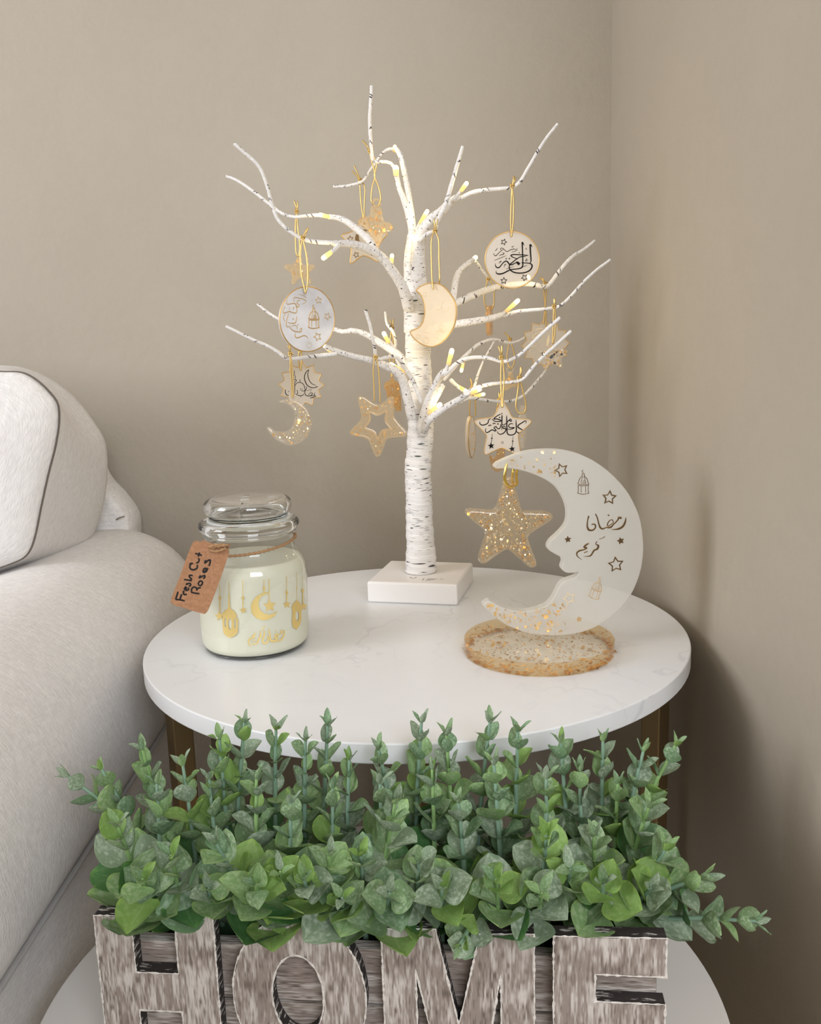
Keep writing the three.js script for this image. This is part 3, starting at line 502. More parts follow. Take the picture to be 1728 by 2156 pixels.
{ // pale crescent tag in front of the trunk
  const z = crop(840, 580, 12.343), f = plane(914, 665, -1.075, -0.4), m = pts => pts.map(p => f.l(...z(...p)));
  const pts = smooth(m([[440, 390], [490, 335], [560, 280], [700, 220], [860, 195], [1000, 215], [1130, 270], [1260, 400], [1380, 560], [1450, 700], [1478, 900], [1465, 1100], [1410, 1330], [1310, 1500], [1180, 1660], [1020, 1790], [860, 1848], [700, 1830], [540, 1760], [400, 1650], [310, 1530], [280, 1462], [400, 1405], [520, 1345], [600, 1250], [645, 1100], [668, 950], [660, 780], [620, 620], [540, 480]]), 130);
  const o = thing('crescent_ornament', 'flat cream crescent ornament with gold edge hanging in front of the trunk', 'ornament', f.origin, f.euler);
  part('crescent', slab(pts, 0.006, 0.0008), creamResin, o);
  part('gold_rim', rimOf(pts.filter((_, i) => i % 3 === 0), 0.0017, -0.0005), goldRim, o);
  const u = f.scale() / 12.343;
  part('lantern_print', merge(lantern(f, ...z(1080, 1400), 520 / 12.343, 0.05, 1.2, i => i > 2)), palePrint, o);
  for (const g of [outlineStar(f, z, 500, 1600, 90, 18 * u, 0.3), outlineStar(f, z, 665, 490, 80, 16 * u, 0.4)]) part('star_print', g, palePrint, o);
  part('calligraphy', merge(strokes(f, z, [[[[1160, 660], [1110, 720], [1060, 860], [980, 880], [960, 850]], 34], [[[1310, 840], [1270, 900], [1180, 950], [1130, 935]], 26], [[[850, 1300], [920, 1260], [935, 1220]], 20], [[[640, 1490], [700, 1475], [760, 1495]], 22], [[[735, 1355], [700, 1400]], 24], [[[1310, 610], [1318, 660]], 28], [[[1355, 700], [1345, 740]], 24]], u)), palePrint, o);
  part('bubble', new THREE.TorusGeometry(0.0034, 0.0008, 8, 24).translate(...f.l(...z(705, 1690)), 0.0004), clearResin, o);
  hang(o, -1.08, [915, 486], [[913, 462], [921, 461]], [[[915, 486], [909, 500], [908, 550], [910, 595], [913, 609]], [[915, 486], [922, 500], [924, 550], [925, 590], [924, 598, -0.004]]], -1.071, 9);
}
function glitterBody(o, f, pts, thick, holes, mat, { N = 120, size = [0.0006, 0.0014], seed = 1, goldN = 20, bevel = 0.002, favour = null, leaf = 0.0028 }) {
  part('resin_body', slab(pts, thick, bevel, holes, 3), mat, o);
  part('glitter', flakes(N, within(pts, -thick + 0.001, -0.0008, 0.0014, holes), R => lerp(size[0], size[1], R() ** 3), seed, 0.9), flakeGold, o, { stuff: true });
  if (goldN) part('gold_leaf', flakes(goldN, within(pts, -thick + 0.0012, -0.001, 0.0016, holes, favour), R => lerp(0.001, leaf, R()), seed + 5, 0.8), leafGold, o, { stuff: true });
}
{ // small gold glitter star high in the tree
  const z = crop(700, 400, 11.52), f = plane(789, 476, -1.155), m = pts => pts.map(p => f.l(...z(...p)));
  const pts = smooth(m([[930, 395], [1050, 400], [1180, 430], [1205, 540], [1220, 650], [1290, 770], [1390, 780], [1472, 905], [1400, 990], [1300, 1010], [1215, 1060], [1190, 1200], [1135, 1335], [1095, 1465], [985, 1478], [945, 1300], [905, 1060], [830, 950], [640, 805], [595, 757], [700, 670], [880, 615], [905, 500]]), 110);
  const o = thing('star_ornament', 'amber glitter star ornament hanging high, left of the tree top, partly covering a printed star', 'ornament', f.origin, f.euler);
  glitterBody(o, f, pts, 0.012, [], amberResin, { N: 150, seed: 21, goldN: 34 });
  part('bail', new THREE.TorusGeometry(0.0042, 0.0019, 8, 20).translate(...f.l(...z(1060, 300)), -0.005), amberResin, o);
  hang(o, -1.158, [778, 318], [[763, 296], [766, 298]], [[[778, 318], [781, 335], [789, 370], [783, 395], [782, 425], [787, 430]], [[778, 318], [792, 345], [788, 370], [797, 395], [801, 418], [796, 434]]], -1.157, 11);
}
{ // printed star behind it
  const z = crop(700, 400, 11.52), f = plane(766, 505, -1.215), m = pts => pts.map(p => f.l(...z(...p)));
  const pts = m([[735, 620], [560, 950], [400, 1030], [222, 1090], [225, 1130], [370, 1270], [450, 1400], [432, 1770], [460, 1780], [755, 1592], [1100, 1735], [1115, 1700], [1085, 1400], [1190, 1240], [1320, 1050], [1290, 1030], [960, 960], [760, 610]]);
  const o = thing('star_ornament', 'clear star ornament with brown rim and dark crescent print behind the amber star', 'ornament', f.origin, f.euler);
  part('star', slab(pts, 0.004, 0.0006), tagResin, o); part('gold_rim', rimOf(smooth(pts, 90), 0.0016, -0.0005), goldRim, o);
  const u = f.scale() / 11.52, cr = []; for (let i = 0; i <= 20; i++) { const a = 0.5 + i / 20 * 4.6; cr.push([770 + Math.cos(a) * 225, 1180 + Math.sin(a) * 225]); } for (let i = 20; i >= 0; i--) { const a = 0.5 + i / 20 * 4.6; cr.push([810 + Math.cos(a) * 175, 1155 + Math.sin(a) * 165]); }
  part('crescent_print', flat(m(cr), 0.0001, 0.0003), darkGold, o);
  for (const g of [outlineStar(f, z, 432, 1185, 72, 17 * u, 0.1), outlineStar(f, z, 572, 1572, 72, 17 * u, 0.4), flat(star5(f, z, 830, 1165, 80, 0), 0.0001, 0.0003), ribbon(m([[812, 990], [815, 1090]]), 14 * u, 0.0001, 0.0003)]) part('star_print', g, darkGold, o);
  hang(o, -1.213, [757, 378], [[741, 360], [745, 349]], [[[757, 378], [758, 400], [760, 430], [764, 456], [764, 462]], [[757, 378], [767, 392], [767, 425], [766, 455], [764, 463]]], -1.211, 13);
}
{ // small glitter star left
  const z = crop(450, 150, 3.84), f = plane(630, 570, -1.16), m = pts => pts.map(p => f.l(...z(...p)));
  const pts = smooth(m([[682, 1480], [705, 1500], [722, 1560], [800, 1560], [815, 1580], [768, 1632], [786, 1712], [772, 1722], [700, 1672], [640, 1724], [624, 1716], [626, 1640], [566, 1585], [572, 1562], [645, 1552]]), 100);
  const o = thing('star_ornament', 'tiny clear star ornament with gold flakes, just above the pearly round ornament', 'ornament', f.origin, f.euler);
  glitterBody(o, f, pts, 0.008, [], amberResin, { N: 70, seed: 31, goldN: 12, bevel: 0.0016, size: [0.0005, 0.0011] });
  hang(o, -1.158, [624, 445], [[619, 423], [626, 424]], [[[624, 445], [622, 470], [622, 510], [624, 535], [627, 540]], [[624, 445], [627, 480], [631, 520], [629, 540]]], -1.157, 15);
}
{ // hollow star
  const z = crop(450, 600, 3.84), f = plane(796, 897, -1.07), m = pts => pts.map(p => f.l(...z(...p)));
  const pts = smooth(m([[1165, 912], [1185, 900], [1215, 905], [1330, 968], [1425, 905], [1452, 905], [1458, 1060], [1475, 1090], [1562, 1205], [1545, 1225], [1400, 1250], [1378, 1300], [1340, 1385], [1310, 1390], [1270, 1310], [1238, 1250], [1110, 1212], [1098, 1190], [1185, 1085], [1185, 1040]]), 130);
  const hole = smooth(m([[1250, 1015], [1325, 1042], [1400, 1012], [1395, 1095], [1442, 1170], [1365, 1190], [1325, 1258], [1288, 1198], [1212, 1160], [1252, 1092]]), 90);
  const o = thing('star_ornament', 'hollow open star ornament of clear resin with gold flakes, left of the trunk', 'ornament', f.origin, f.euler);
  glitterBody(o, f, pts, 0.010, [hole], amberResin, { N: 170, seed: 41, goldN: 34, bevel: 0.0022 });
  hang(o, -1.068, [790, 752], [], [[[790, 746], [786, 775], [787, 815], [788, 845]], [[790, 746], [796, 775], [799, 815], [800, 848]]], -1.069, 17);
}
{ // glitter crescent
  const z = crop(450, 600, 3.84), f = plane(612, 888, -1.035), m = pts => pts.map(p => f.l(...z(...p)));
  const pts = smooth(m([[525, 945], [560, 928], [610, 922], [670, 940], [740, 990], [780, 1070], [787, 1150], [755, 1230], [690, 1282], [610, 1300], [530, 1272], [460, 1212], [424, 1152], [440, 1150], [480, 1176], [540, 1190], [600, 1175], [640, 1120], [650, 1060], [640, 1010], [600, 970], [560, 956]]), 120);
  const o = thing('crescent_ornament', 'sparkling gold glitter crescent ornament, lowest on the left of the tree', 'ornament', f.origin, f.euler);
  glitterBody(o, f, pts, 0.010, [], clearResin, { N: 420, seed: 51, goldN: 22, bevel: 0.002, favour: p => 0.25 + 0.75 * (edgeDist(p, pts) < 0.004) });
  part('bail', new THREE.TorusGeometry(0.0042, 0.0017, 8, 20).translate(...f.l(...z(640, 915)), -0.005), clearResin, o);
  hang(o, -1.036, [611, 745], [[606, 726], [609, 725]], [[[611, 745], [611, 770], [613, 800], [615, 836]], [[611, 745], [614, 770], [617, 800], [617, 838]]], -1.037, 19);
}
function burst(f, cx, cy, rx, ry, inner, n, rot, twist) {
  const P = []; for (let i = 0; i < n; i++) { const a = rot + i / n * 6.2832, b = rot + (i + 0.55 + twist) / n * 6.2832; P.push(f.l(cx + Math.cos(a) * rx, cy + Math.sin(a) * ry)); for (const k of [-0.18, 0, 0.18]) { const q = b + k * 6.2832 / n; P.push(f.l(cx + Math.cos(q) * rx * (inner + Math.abs(k) * 0.35), cy + Math.sin(q) * ry * (inner + Math.abs(k) * 0.35))); } }
  return P;
}
{ // sunburst with mosque print
  const z = crop(580, 740, 14.4), f = plane(634, 810, -1.165, 0.1), u = f.scale() / 14.4;
  const o = thing('sunburst_ornament', 'clear twelve-pointed sunburst ornament with black mosque and moon print, behind the glitter crescent', 'ornament', f.origin, f.euler);
  const pts = burst(f, ...z(785, 1010), 48, 48.5, 0.77, 12, -1.02, -0.06);
  part('burst', slab(pts, 0.004, 0.0005), tagResin, o); { const P = pts.map(p => V(p[0], p[1], -0.0004)); P.push(P[0].clone()); const path = new THREE.CurvePath(); for (let i = 0; i < P.length - 1; i++) path.add(new THREE.LineCurve3(P[i], P[i + 1])); part('gold_rim', limbLine(P, 0.0006), goldRim, o); }
  const cal = [[[[1010, 550], [930, 620], [880, 740], [890, 880], [960, 1020], [1060, 1085], [1170, 1100], [1275, 1060]], [20, 22, 24, 26, 26, 24, 20, 26]], [[[1010, 570], [980, 660], [985, 760], [1030, 890], [1120, 990], [1222, 1025]], 22], [[[570, 580], [572, 690]], 24], [[[565, 695], [540, 760], [545, 852], [628, 862], [620, 905], [588, 935], [585, 1100], [590, 1290], [625, 1305]], 17], [[[590, 710], [600, 790], [596, 850]], 16], [[[590, 1040], [640, 965], [740, 937], [830, 980], [880, 1080], [890, 1180], [840, 1202], [775, 1170], [755, 1110]], 20], [[[740, 845], [740, 932]], 22], [[[930, 1055], [940, 1130], [900, 1185], [890, 1270], [920, 1330], [1040, 1345], [1110, 1300], [1110, 1260], [1060, 1258], [985, 1320]], 22], [[[1190, 1245], [1168, 1300], [1192, 1325], [1100, 1345], [1040, 1340]], 20], [[[1230, 1345], [1150, 1390], [1035, 1412]], 24], [[[950, 1190], [1100, 1140]], 14], [[[655, 1165], [665, 1280], [625, 1310], [720, 1335], [830, 1325], [855, 1270]], 22], [[[300, 1155], [300, 1255], [345, 1322], [402, 1330]], 24]];
  const gs = strokes(f, z, cal, u); gs.push(dot(f, z, 1072, 1195, 24), dot(f, z, 768, 1372, 26), dot(f, z, 400, 1215, 28), dot(f, z, 815, 1135, 24));
  part('print', merge(gs), blackVinyl, o);
  hang(o, -1.16, [631, 738], [], [[[630, 738], [628, 755], [630, 770], [633, 779]], [[634, 738], [635, 755], [634, 772], [633, 780]]], -1.161, 21);
}
function limbLine(P, r) { const gs = []; for (let i = 0; i < P.length - 1; i++) { const a = P[i], b = P[i + 1], d = b.clone().sub(a), L = d.length(); if (L < 1e-6) continue; const g = new THREE.CylinderGeometry(r, r, L * 1.06, 6, 1, true); g.applyQuaternion(new THREE.Quaternion().setFromUnitVectors(V(0, 1, 0), d.normalize())); g.translate((a.x + b.x) / 2, (a.y + b.y) / 2, (a.z + b.z) / 2); gs.push(g); } return merge(gs); }
{ // plain sunburst on the right, seen from its back
  const z = crop(1080, 560, 8.986), f = plane(1147, 724, -1.205, -0.15), u = f.scale() / 8.986;
  const o = thing('sunburst_ornament', 'pale clear sunburst ornament with tan outline, far right of the tree behind two branches', 'ornament', f.origin, f.euler);
  const pts = burst(f, ...z(610, 1480), 51, 53, 0.78, 12, -1.62, -0.02);
  part('burst', slab(pts, 0.004, 0.0005), tagResin, o); { const P = pts.map(p => V(p[0], p[1], -0.0004)); P.push(P[0].clone()); part('gold_rim', limbLine(P, 0.0006), goldRim, o); }
  part('print', merge(strokes(f, z, [[[[540, 1240], [420, 1290], [370, 1330], [385, 1365], [440, 1340]], 14], [[[560, 1190], [480, 1190], [420, 1195]], 12], [[[290, 1410], [310, 1440], [360, 1420]], 12], [[[440, 1500], [400, 1520], [330, 1530], [240, 1610]], 14], [[[320, 1580], [325, 1680]], 12], [[[680, 1310], [660, 1420], [640, 1520]], [20, 60, 30]]], u)), palePrint, o);
  hang(o, -1.20, [1147, 596], [[1136, 585], [1140, 584]], [[[1147, 597], [1145, 615], [1147, 640], [1146, 660], [1144, 682]], [[1148, 597], [1150, 615], [1148, 640], [1149, 662], [1149, 690]]], -1.203, 23);
}
{ // tilted star with black dots
  const z = crop(1080, 560, 8.986), f = plane(1165, 752, -1.075), m = pts => pts.map(p => f.l(...z(...p)));
  const pts = smooth(m([[505, 1605], [610, 1600], [690, 1530], [735, 1475], [775, 1510], [810, 1560], [930, 1560], [1045, 1610], [1000, 1680], [928, 1745], [938, 1840], [930, 1925], [860, 1905], [780, 1885], [690, 1890], [590, 1945], [590, 1860], [620, 1780], [560, 1690]]), 100);
  const o = thing('star_ornament', 'small gold-edged star ornament with black dots in front of the pale sunburst', 'ornament', f.origin, f.euler);
  glitterBody(o, f, pts, 0.010, [], clearResin, { N: 60, seed: 61, goldN: 30, bevel: 0.002, favour: p => edgeDist(p, pts) < 0.0045 ? 1 : 0.05 });
  part('black_dots', flakes(46, within(pts, -0.004, -0.001, 0.002), R => R() < 0.1 ? 0.0019 : 0.0005, 63, 0.2), blackVinyl, o, { stuff: true });
  hang(o, -1.073, [1166, 645], [[1166, 630], [1167, 628]], [[[1166, 646], [1165, 670], [1164, 700], [1163, 722]], [[1168, 646], [1169, 670], [1168, 700], [1164, 724]]], -1.074, 25);
}
{ // small clear star hanging in the middle right
  const z = crop(850, 600, 4.32), f = plane(1072, 810, -1.215), m = pts => pts.map(p => f.l(...z(...p)));
  const pts = smooth(m([[955, 792], [988, 790], [1000, 840], [1040, 880], [1030, 930], [990, 930], [930, 962], [910, 955], [918, 905], [895, 870], [945, 840]]), 80);
  const o = thing('star_ornament', 'little clear star ornament with orange flakes on the thin back twig right of the trunk', 'ornament', f.origin, f.euler);
  glitterBody(o, f, pts, 0.008, [], amberResin, { N: 40, seed: 71, goldN: 12, bevel: 0.0016 });
  part('bail', new THREE.TorusGeometry(0.0042, 0.0015, 8, 18).translate(...f.l(...z(970, 768)), -0.004), clearResin, o);
  hang(o, -1.22, [1073, 714], [[1062, 700], [1065, 703]], [[[1073, 714], [1070, 730], [1067, 752], [1070, 770], [1074, 776]], [[1073, 714], [1079, 732], [1083, 755], [1080, 770], [1075, 777]]], -1.218, 27);
}
{ // bar seen edge-on
  const f = plane(1030, 675, -1.215), o = thing('bar_ornament', 'slim amber ornament seen edge on, hanging below the black calligraphy disc', 'ornament', f.origin, [0, 1.35, 0, 'YXZ']);
  const h = f.scale() * 54, pts = [[-0.014, h / 2], [0.014, h / 2], [0.017, 0], [0.014, -h / 2], [-0.014, -h / 2], [-0.017, 0]];
  part('resin_body', slab(smooth(pts, 40), 0.0055, 0.001).translate(0, 0, 0.0028), phys({ color: '#f0d3a6', transmission: 0.65, thickness: 0, roughness: 0.2 }), o);
  part('gold_leaf', flakes(26, within(smooth(pts, 40), -0.0028, 0.0028, 0.001), R => lerp(0.0006, 0.002, R()), 73, 1), leafGold, o, { stuff: true });
  hang(o, -1.217, [1027, 588], [], [[[1027, 588], [1022, 605], [1019, 630], [1022, 645], [1027, 653]], [[1033, 590], [1039, 608], [1040, 630], [1038, 645], [1033, 653]]], -1.215, 29);
}
{ // pale disc nearly edge-on
  const f = plane(990, 920, -1.19, 1.33), o = thing('round_ornament', 'thin pale disc ornament turned edge on, between trunk and printed star', 'ornament', f.origin, [0, 1.33, 0, 'YXZ']);
  const r = f.scale() * 44, pts = Array.from({ length: 48 }, (_, i) => [Math.cos(i / 48 * 6.2832) * r, Math.sin(i / 48 * 6.2832) * r]);
  part('disc', slab(pts, 0.005, 0.0008).translate(0, 0, 0.0025), milkyResin, o);
  part('gold_rim', rimOf(pts, 0.0013, 0.002), goldRim, o);
  part('gold_leaf', flakes(26, within(pts, -0.002, 0.002, 0.004), R => lerp(0.001, 0.003, R()), 75, 0.6), leafGold, o, { stuff: true });
  hang(o, -1.19, [993, 818], [[990, 797], [992, 800]], [[[993, 818], [990, 840], [988, 862], [989, 878]], [[993, 818], [999, 840], [1001, 862], [1000, 876]]], -1.19, 31);
}
{ // printed star with black calligraphy
  const z = crop(985, 800, 10.78), f = plane(1060, 905, -1.01, -0.05), u = f.scale() / 10.78, m = pts => pts.map(p => f.l(...z(...p)));
  const tip = m([[785, 470], [870, 600], [940, 730], [985, 820], [1015, 855], [1130, 880], [1390, 910], [1435, 945], [1380, 1020], [1250, 1140], [1150, 1215], [1140, 1260], [1160, 1450], [1180, 1690], [1120, 1680], [940, 1610], [790, 1545], [740, 1548], [560, 1625], [420, 1688], [375, 1665], [395, 1470], [425, 1270], [400, 1225], [280, 1090], [150, 945], [180, 915], [400, 870], [545, 850], [600, 800], [690, 640]]);
  const pts = smooth(tip, 150), hole = ell(f, ...z(785, 620), 2, 2, 12);
  const o = thing('star_ornament', 'clear star ornament with thin gold edge and black calligraphy, hanging above the crescent stand', 'ornament', f.origin, f.euler);
  part('star', slab(pts, 0.004, 0.0006, [hole]), milkyResin, o); part('gold_rim', rimOf(pts.filter((_, i) => i % 2 === 0), 0.0013, -0.0005), goldRim, o);
  const cal = [[[[1300, 1000], [1322, 945], [1300, 930], [1230, 970], [1150, 1020], [1130, 1060], [1190, 1110], [1242, 1135]], [6, 16, 20, 24, 26, 28, 26, 18]], [[[1088, 898], [1092, 1000], [1095, 1150], [1075, 1205], [1040, 1235], [980, 1250], [920, 1240], [890, 1200], [883, 1100], [880, 1000], [878, 850], [878, 800]], [8, 26, 26, 24, 24, 24, 24, 26, 28, 26, 22, 8]], [[[1165, 1208], [1130, 1195], [1098, 1165]], 24], [[[1022, 1000], [985, 990], [935, 1010], [920, 1050], [955, 1080], [1052, 1083], [1000, 1110], [950, 1120], [888, 1112]], 22], [[[985, 945], [985, 905], [955, 888], [938, 915], [975, 942], [930, 912], [890, 960], [850, 1000], [800, 1015], [772, 1012]], 22], [[[852, 1075], [825, 1045], [792, 1065], [800, 1100], [850, 1100], [852, 1150], [800, 1210], [730, 1232], [680, 1205], [668, 1170]], 24], [[[772, 800], [768, 1000], [766, 1145]], [26, 24, 10]], [[[772, 742], [762, 768], [790, 768]], 14], [[[738, 1005], [735, 1070], [700, 1110], [650, 1080], [632, 1040]], 22], [[[655, 1075], [605, 1065], [592, 1090], [635, 1140], [620, 1158], [545, 1132], [475, 1175], [425, 1195], [395, 1165], [408, 1100]], 24], [[[740, 775], [680, 805], [610, 855], [590, 885], [650, 885], [745, 920], [740, 935], [600, 935], [548, 885]], 25], [[[512, 880], [465, 915], [455, 970], [400, 1010], [310, 1022], [268, 985], [270, 950]], 24], [[[548, 1220], [542, 1320], [530, 1440]], 10], [[[1020, 1280], [1012, 1390], [1008, 1500]], 10]];
  const gs = strokes(f, z, cal, u); for (const [x, y, d] of [[478, 1033, 32], [512, 1026, 32], [680, 998, 34], [575, 988, 32], [610, 985, 30], [718, 852, 32], [540, 1325, 36], [535, 1378, 18], [532, 1412, 16], [1013, 1388, 36], [1012, 1440, 18], [1010, 1475, 16]]) gs.push(dot(f, z, x, y, d));
  part('calligraphy', merge(gs), blackVinyl, o);
  for (const g of [flat(star5(f, z, 525, 1495, 80, 0.12, 0.42), 0.0001, 0.0003), flat(star5(f, z, 1000, 1565, 76, 0.1, 0.42), 0.0001, 0.0003), ribbon(ell(f, ...z(780, 1420), 2.2, 2.2, 10), 8 * u, 0.0001, 0.0003, true)]) part('star_print', g, blackVinyl, o);
  hang(o, -1.012, [1055, 752], [[1049, 729], [1056, 728]], [[[1056, 750], [1054, 790], [1055, 820], [1056, 848], [1057, 858]], [[1057, 750], [1061, 790], [1060, 820], [1058, 848], [1058, 858]]], -1.008, 33);
}
{ // clear star behind the printed one
  const z = crop(985, 800, 10.78), f = plane(1098, 900, -1.035, -0.5), m = pts => pts.map(p => f.l(...z(...p)));
  const pts = smooth(m([[1160, 800], [1270, 800], [1290, 900], [1310, 980], [1330, 1050], [1290, 1150], [1270, 1300], [1215, 1560], [1150, 1540], [1090, 1350], [1020, 1200], [1060, 1000], [1120, 900]]), 80);
  const o = thing('star_ornament', 'clear resin ornament with a square loop, mostly hidden behind the black calligraphy star', 'ornament', f.origin, f.euler);
  glitterBody(o, f, pts, 0.008, [], clearResin, { N: 40, seed: 81, goldN: 8, bevel: 0.0016 });
  part('bail', slab(m([[1170, 580], [1280, 580], [1285, 800], [1160, 800]]), 0.006, 0.001, [m([[1195, 640], [1255, 640], [1255, 760], [1195, 760]])]), clearResin, o);
  hang(o, -1.032, [1093, 795], [[1098, 775], [1096, 772]], [[[1093, 795], [1090, 825], [1086, 855], [1090, 868], [1097, 871]], [[1094, 795], [1101, 825], [1107, 855], [1104, 868], [1097, 871]]], -1.032, 35);
}
{ // amber ornament under the printed star
  const z = crop(985, 800, 10.78), f = plane(1047, 965, -1.205), m = pts => pts.map(p => f.l(...z(...p)));
  const pts = smooth(m([[660, 1450], [830, 1450], [840, 1600], [825, 1750], [740, 1880], [715, 1940], [790, 2000], [745, 2060], [640, 2085], [560, 2020], [515, 1890], [490, 1730], [510, 1700], [570, 1755], [640, 1720], [665, 1600]]), 90);
  const o = thing('crescent_ornament', 'brownish amber resin crescent ornament showing below the black calligraphy star', 'ornament', f.origin, f.euler);
  glitterBody(o, f, pts, 0.008, [], phys({ color: '#ecd6b0', transmission: 0.75, thickness: 0, roughness: 0.2 }), { N: 60, seed: 91, goldN: 26, bevel: 0.0014 });
  hang(o, -1.207, [1050, 843], [[1050, 827], [1053, 829]], [[[1050, 843], [1046, 860], [1045, 890], [1050, 934]], [[1051, 843], [1056, 870], [1057, 900], [1054, 934]]], -1.207, 37);
}
{ // amber lantern-shaped ornament beside the trunk
  const z = crop(450, 600, 3.84), f = plane(828, 830, -1.195), m = pts => pts.map(p => f.l(...z(...p)));
  const pts = m([[1382, 788], [1420, 770], [1440, 735], [1460, 770], [1508, 800], [1500, 860], [1512, 900], [1516, 1020], [1470, 1022], [1440, 950], [1425, 900], [1400, 920], [1392, 860], [1372, 830]]), hole = m([[1430, 830], [1455, 830], [1455, 865], [1430, 865]]);
  const o = thing('lantern_ornament', 'amber resin ornament between the hollow star and the trunk, hung from the inner twig', 'ornament', f.origin, f.euler);
  glitterBody(o, f, pts, 0.008, [hole], phys({ color: '#f4dcae', transmission: 0.8, thickness: 0, roughness: 0.15 }), { N: 60, seed: 101, goldN: 26, bevel: 0.001 });
  hang(o, -1.197, [825, 690], [[820, 673], [828, 672]], [[[825, 690], [821, 720], [821, 760], [824, 794]], [[825, 690], [828, 730], [828, 770], [825, 794]]], -1.196, 39);
}

// ---------- candle jar ----------
{
  const base = onY(540, 1357, TABLE_Y), f = plane(540, 1357, base.z), hx = px => Math.abs(f.l(540 + px, 1357)[0]), vy = px => f.l(540, 1357 - px)[1];
  const k = f.l(640, 1357)[0] / 100;
  const jar = thing('candle_jar', 'glass lidded candle jar with cream wax and gold lantern decals on the marbled table', 'candle jar', base);
  const prof = (list, seg = 72) => { const g = new THREE.LatheGeometry(list.map(([r, h]) => new THREE.Vector2(Math.max(0.0001, r * k), h * k)), seg); g.computeVertexNormals(); return g; };
  const sm = (list, n) => spline(list.map(p => V(p[0], p[1], 0)), n).map(p => [p.x, p.y]);
  const pane = phys({ color: '#fbfdfb', transmission: 1, thickness: 0, roughness: 0.01, ior: 1.55 });
  const glass = phys({ color: '#ffffff', transmission: 1, thickness: 0.01, roughness: 0.01, ior: 1.5, attenuationColor: new THREE.Color(0.75, 0.86, 0.82), attenuationDistance: 0.09 });
  const body = [[0, 1.5], [96, 1.5], [106, 5], [111, 14], [112.5, 30], [113, 90], [113, 165], [110, 180], [103, 194], [95, 205], [91.5, 213], [91, 232], [91, 240]];
  part('glass_body', prof(sm(body, 60)), pane, jar);
  part('glass_foot', prof([[0, 0], [94, 0], [101, 1.5], [104.5, 5], [101, 9], [60, 7.5], [0, 7.5]]), glass, jar);
  part('wax', prof(sm([[0, 8], [100, 8], [108, 16], [110.2, 30], [111, 165], [107.5, 179], [101, 189.5], [98, 190], [50, 188.5], [0, 188.5]].slice(0, 7), 40).concat([[98, 190.5], [50, 189], [0, 189]])), phys({ color: '#d9d6c5', roughness: 0.5, specularIntensity: 0.6 }), jar);
  part('glass_rim', prof(sm([[86, 241], [91, 240], [96, 243], [95, 247], [99, 251], [102.5, 258], [101, 266], [95, 271], [87, 270], [85.5, 262], [85.5, 250], [86, 241]], 44)), glass, jar);
  const gasket = part('seal_ring', prof([[72, 266], [84, 266], [84.5, 271], [80, 272.5], [72, 271]]), phys({ color: '#eef2f0', transmission: 0.6, roughness: 0.5, thickness: 0 }), jar);
  const lid = part('lid', prof(sm([[0, 319], [40, 318.5], [72, 316], [84, 311], [89.5, 302], [88, 291], [82, 281], [80, 276], [74, 273.2], [0, 273.2]], 44).reverse().concat(sm([[0, 279], [60, 280], [76, 284], [81, 293], [82, 301], [78, 308], [68, 311], [40, 313], [0, 313.5]], 40).reverse())), glass, jar);
  // foil decals wrapped on the glass
  const R = 113.2 * k, fz = crop(340, 1000, 4.8);
  const wrap = (px, py) => { const d = ray(px, py), ox = -base.x, oz = -base.z, a = d.x * d.x + d.z * d.z, b = ox * d.x + oz * d.z, c = ox * ox + oz * oz - R * R, t = (-b - Math.sqrt(Math.max(0, b * b - a * c))) / a; return [Math.atan2(ox + d.x * t, oz + d.z * t) * R, EYE_Y + d.y * t - TABLE_Y]; };
  const bend = g => { let q = g.index ? g.toNonIndexed() : g; q = subdivide(q, 0.004); const p = q.attributes.position; for (let i = 0; i < p.count; i++) { const a = p.getX(i) / R, r = R + 0.0002 + Math.max(0, p.getZ(i)); p.setXYZ(i, Math.sin(a) * r, p.getY(i), Math.cos(a) * r); } q.computeVertexNormals(); return q; };
  function subdivide(g, m) { let P = Array.from(g.attributes.position.array); for (let it = 0; it < 5; it++) { const out = []; let cut = false; for (let i = 0; i < P.length; i += 9) { const v = [P.slice(i, i + 3), P.slice(i + 3, i + 6), P.slice(i + 6, i + 9)], d = (a, b) => Math.hypot(a[0] - b[0], a[1] - b[1]); if (Math.max(d(v[0], v[1]), d(v[1], v[2]), d(v[2], v[0])) > m) { cut = true; const h = (a, b) => a.map((x, j) => (x + b[j]) / 2), a = h(v[0], v[1]), b = h(v[1], v[2]), c = h(v[2], v[0]); out.push(...v[0], ...a, ...c, ...a, ...v[1], ...b, ...c, ...b, ...v[2], ...a, ...b, ...c); } else out.push(...v[0], ...v[1], ...v[2]); } P = out; if (!cut) break; } const q = new THREE.BufferGeometry(); q.setAttribute('position', new THREE.Float32BufferAttribute(P, 3)); return q; }
  const w = pts => pts.map(p => wrap(...fz(...p)));
  const sheet = (pts, holes = []) => new THREE.ShapeGeometry(toShape(w(pts), holes.map(w)));
  const ring = (x, y, rx, ry, n = 20) => Array.from({ length: n }, (_, i) => [x + Math.cos(i / n * 6.283) * rx, y + Math.sin(i / n * 6.283) * ry]);
  const st = (x, y, r, rot = 0) => sheet(starPts(x, -y, r, r * 0.45, rot).map(([a, b]) => [a, -b]));
  const px1 = k / 4.8, line = (pts, wd) => ribbon(w(pts), (wd.length ? wd : [wd]).map(q => q * px1), 0, 0.0001, false, true);
  const beads = (x, y0, y1, dia, end) => { const g = [line([[x, y0], [x + 1, y1]], 6), sheet([[x, dia - 30], [x + 17, dia], [x + 1, dia + 30], [x - 15, dia]])]; for (let y = dia + 42; y < end; y += 24) g.push(sheet(ring(x + 1, y, 8, 11, 10))); return g; };
  const dec = (name, gs, m = goldFoil) => part(name, merge(gs.map(bend)), m, jar);
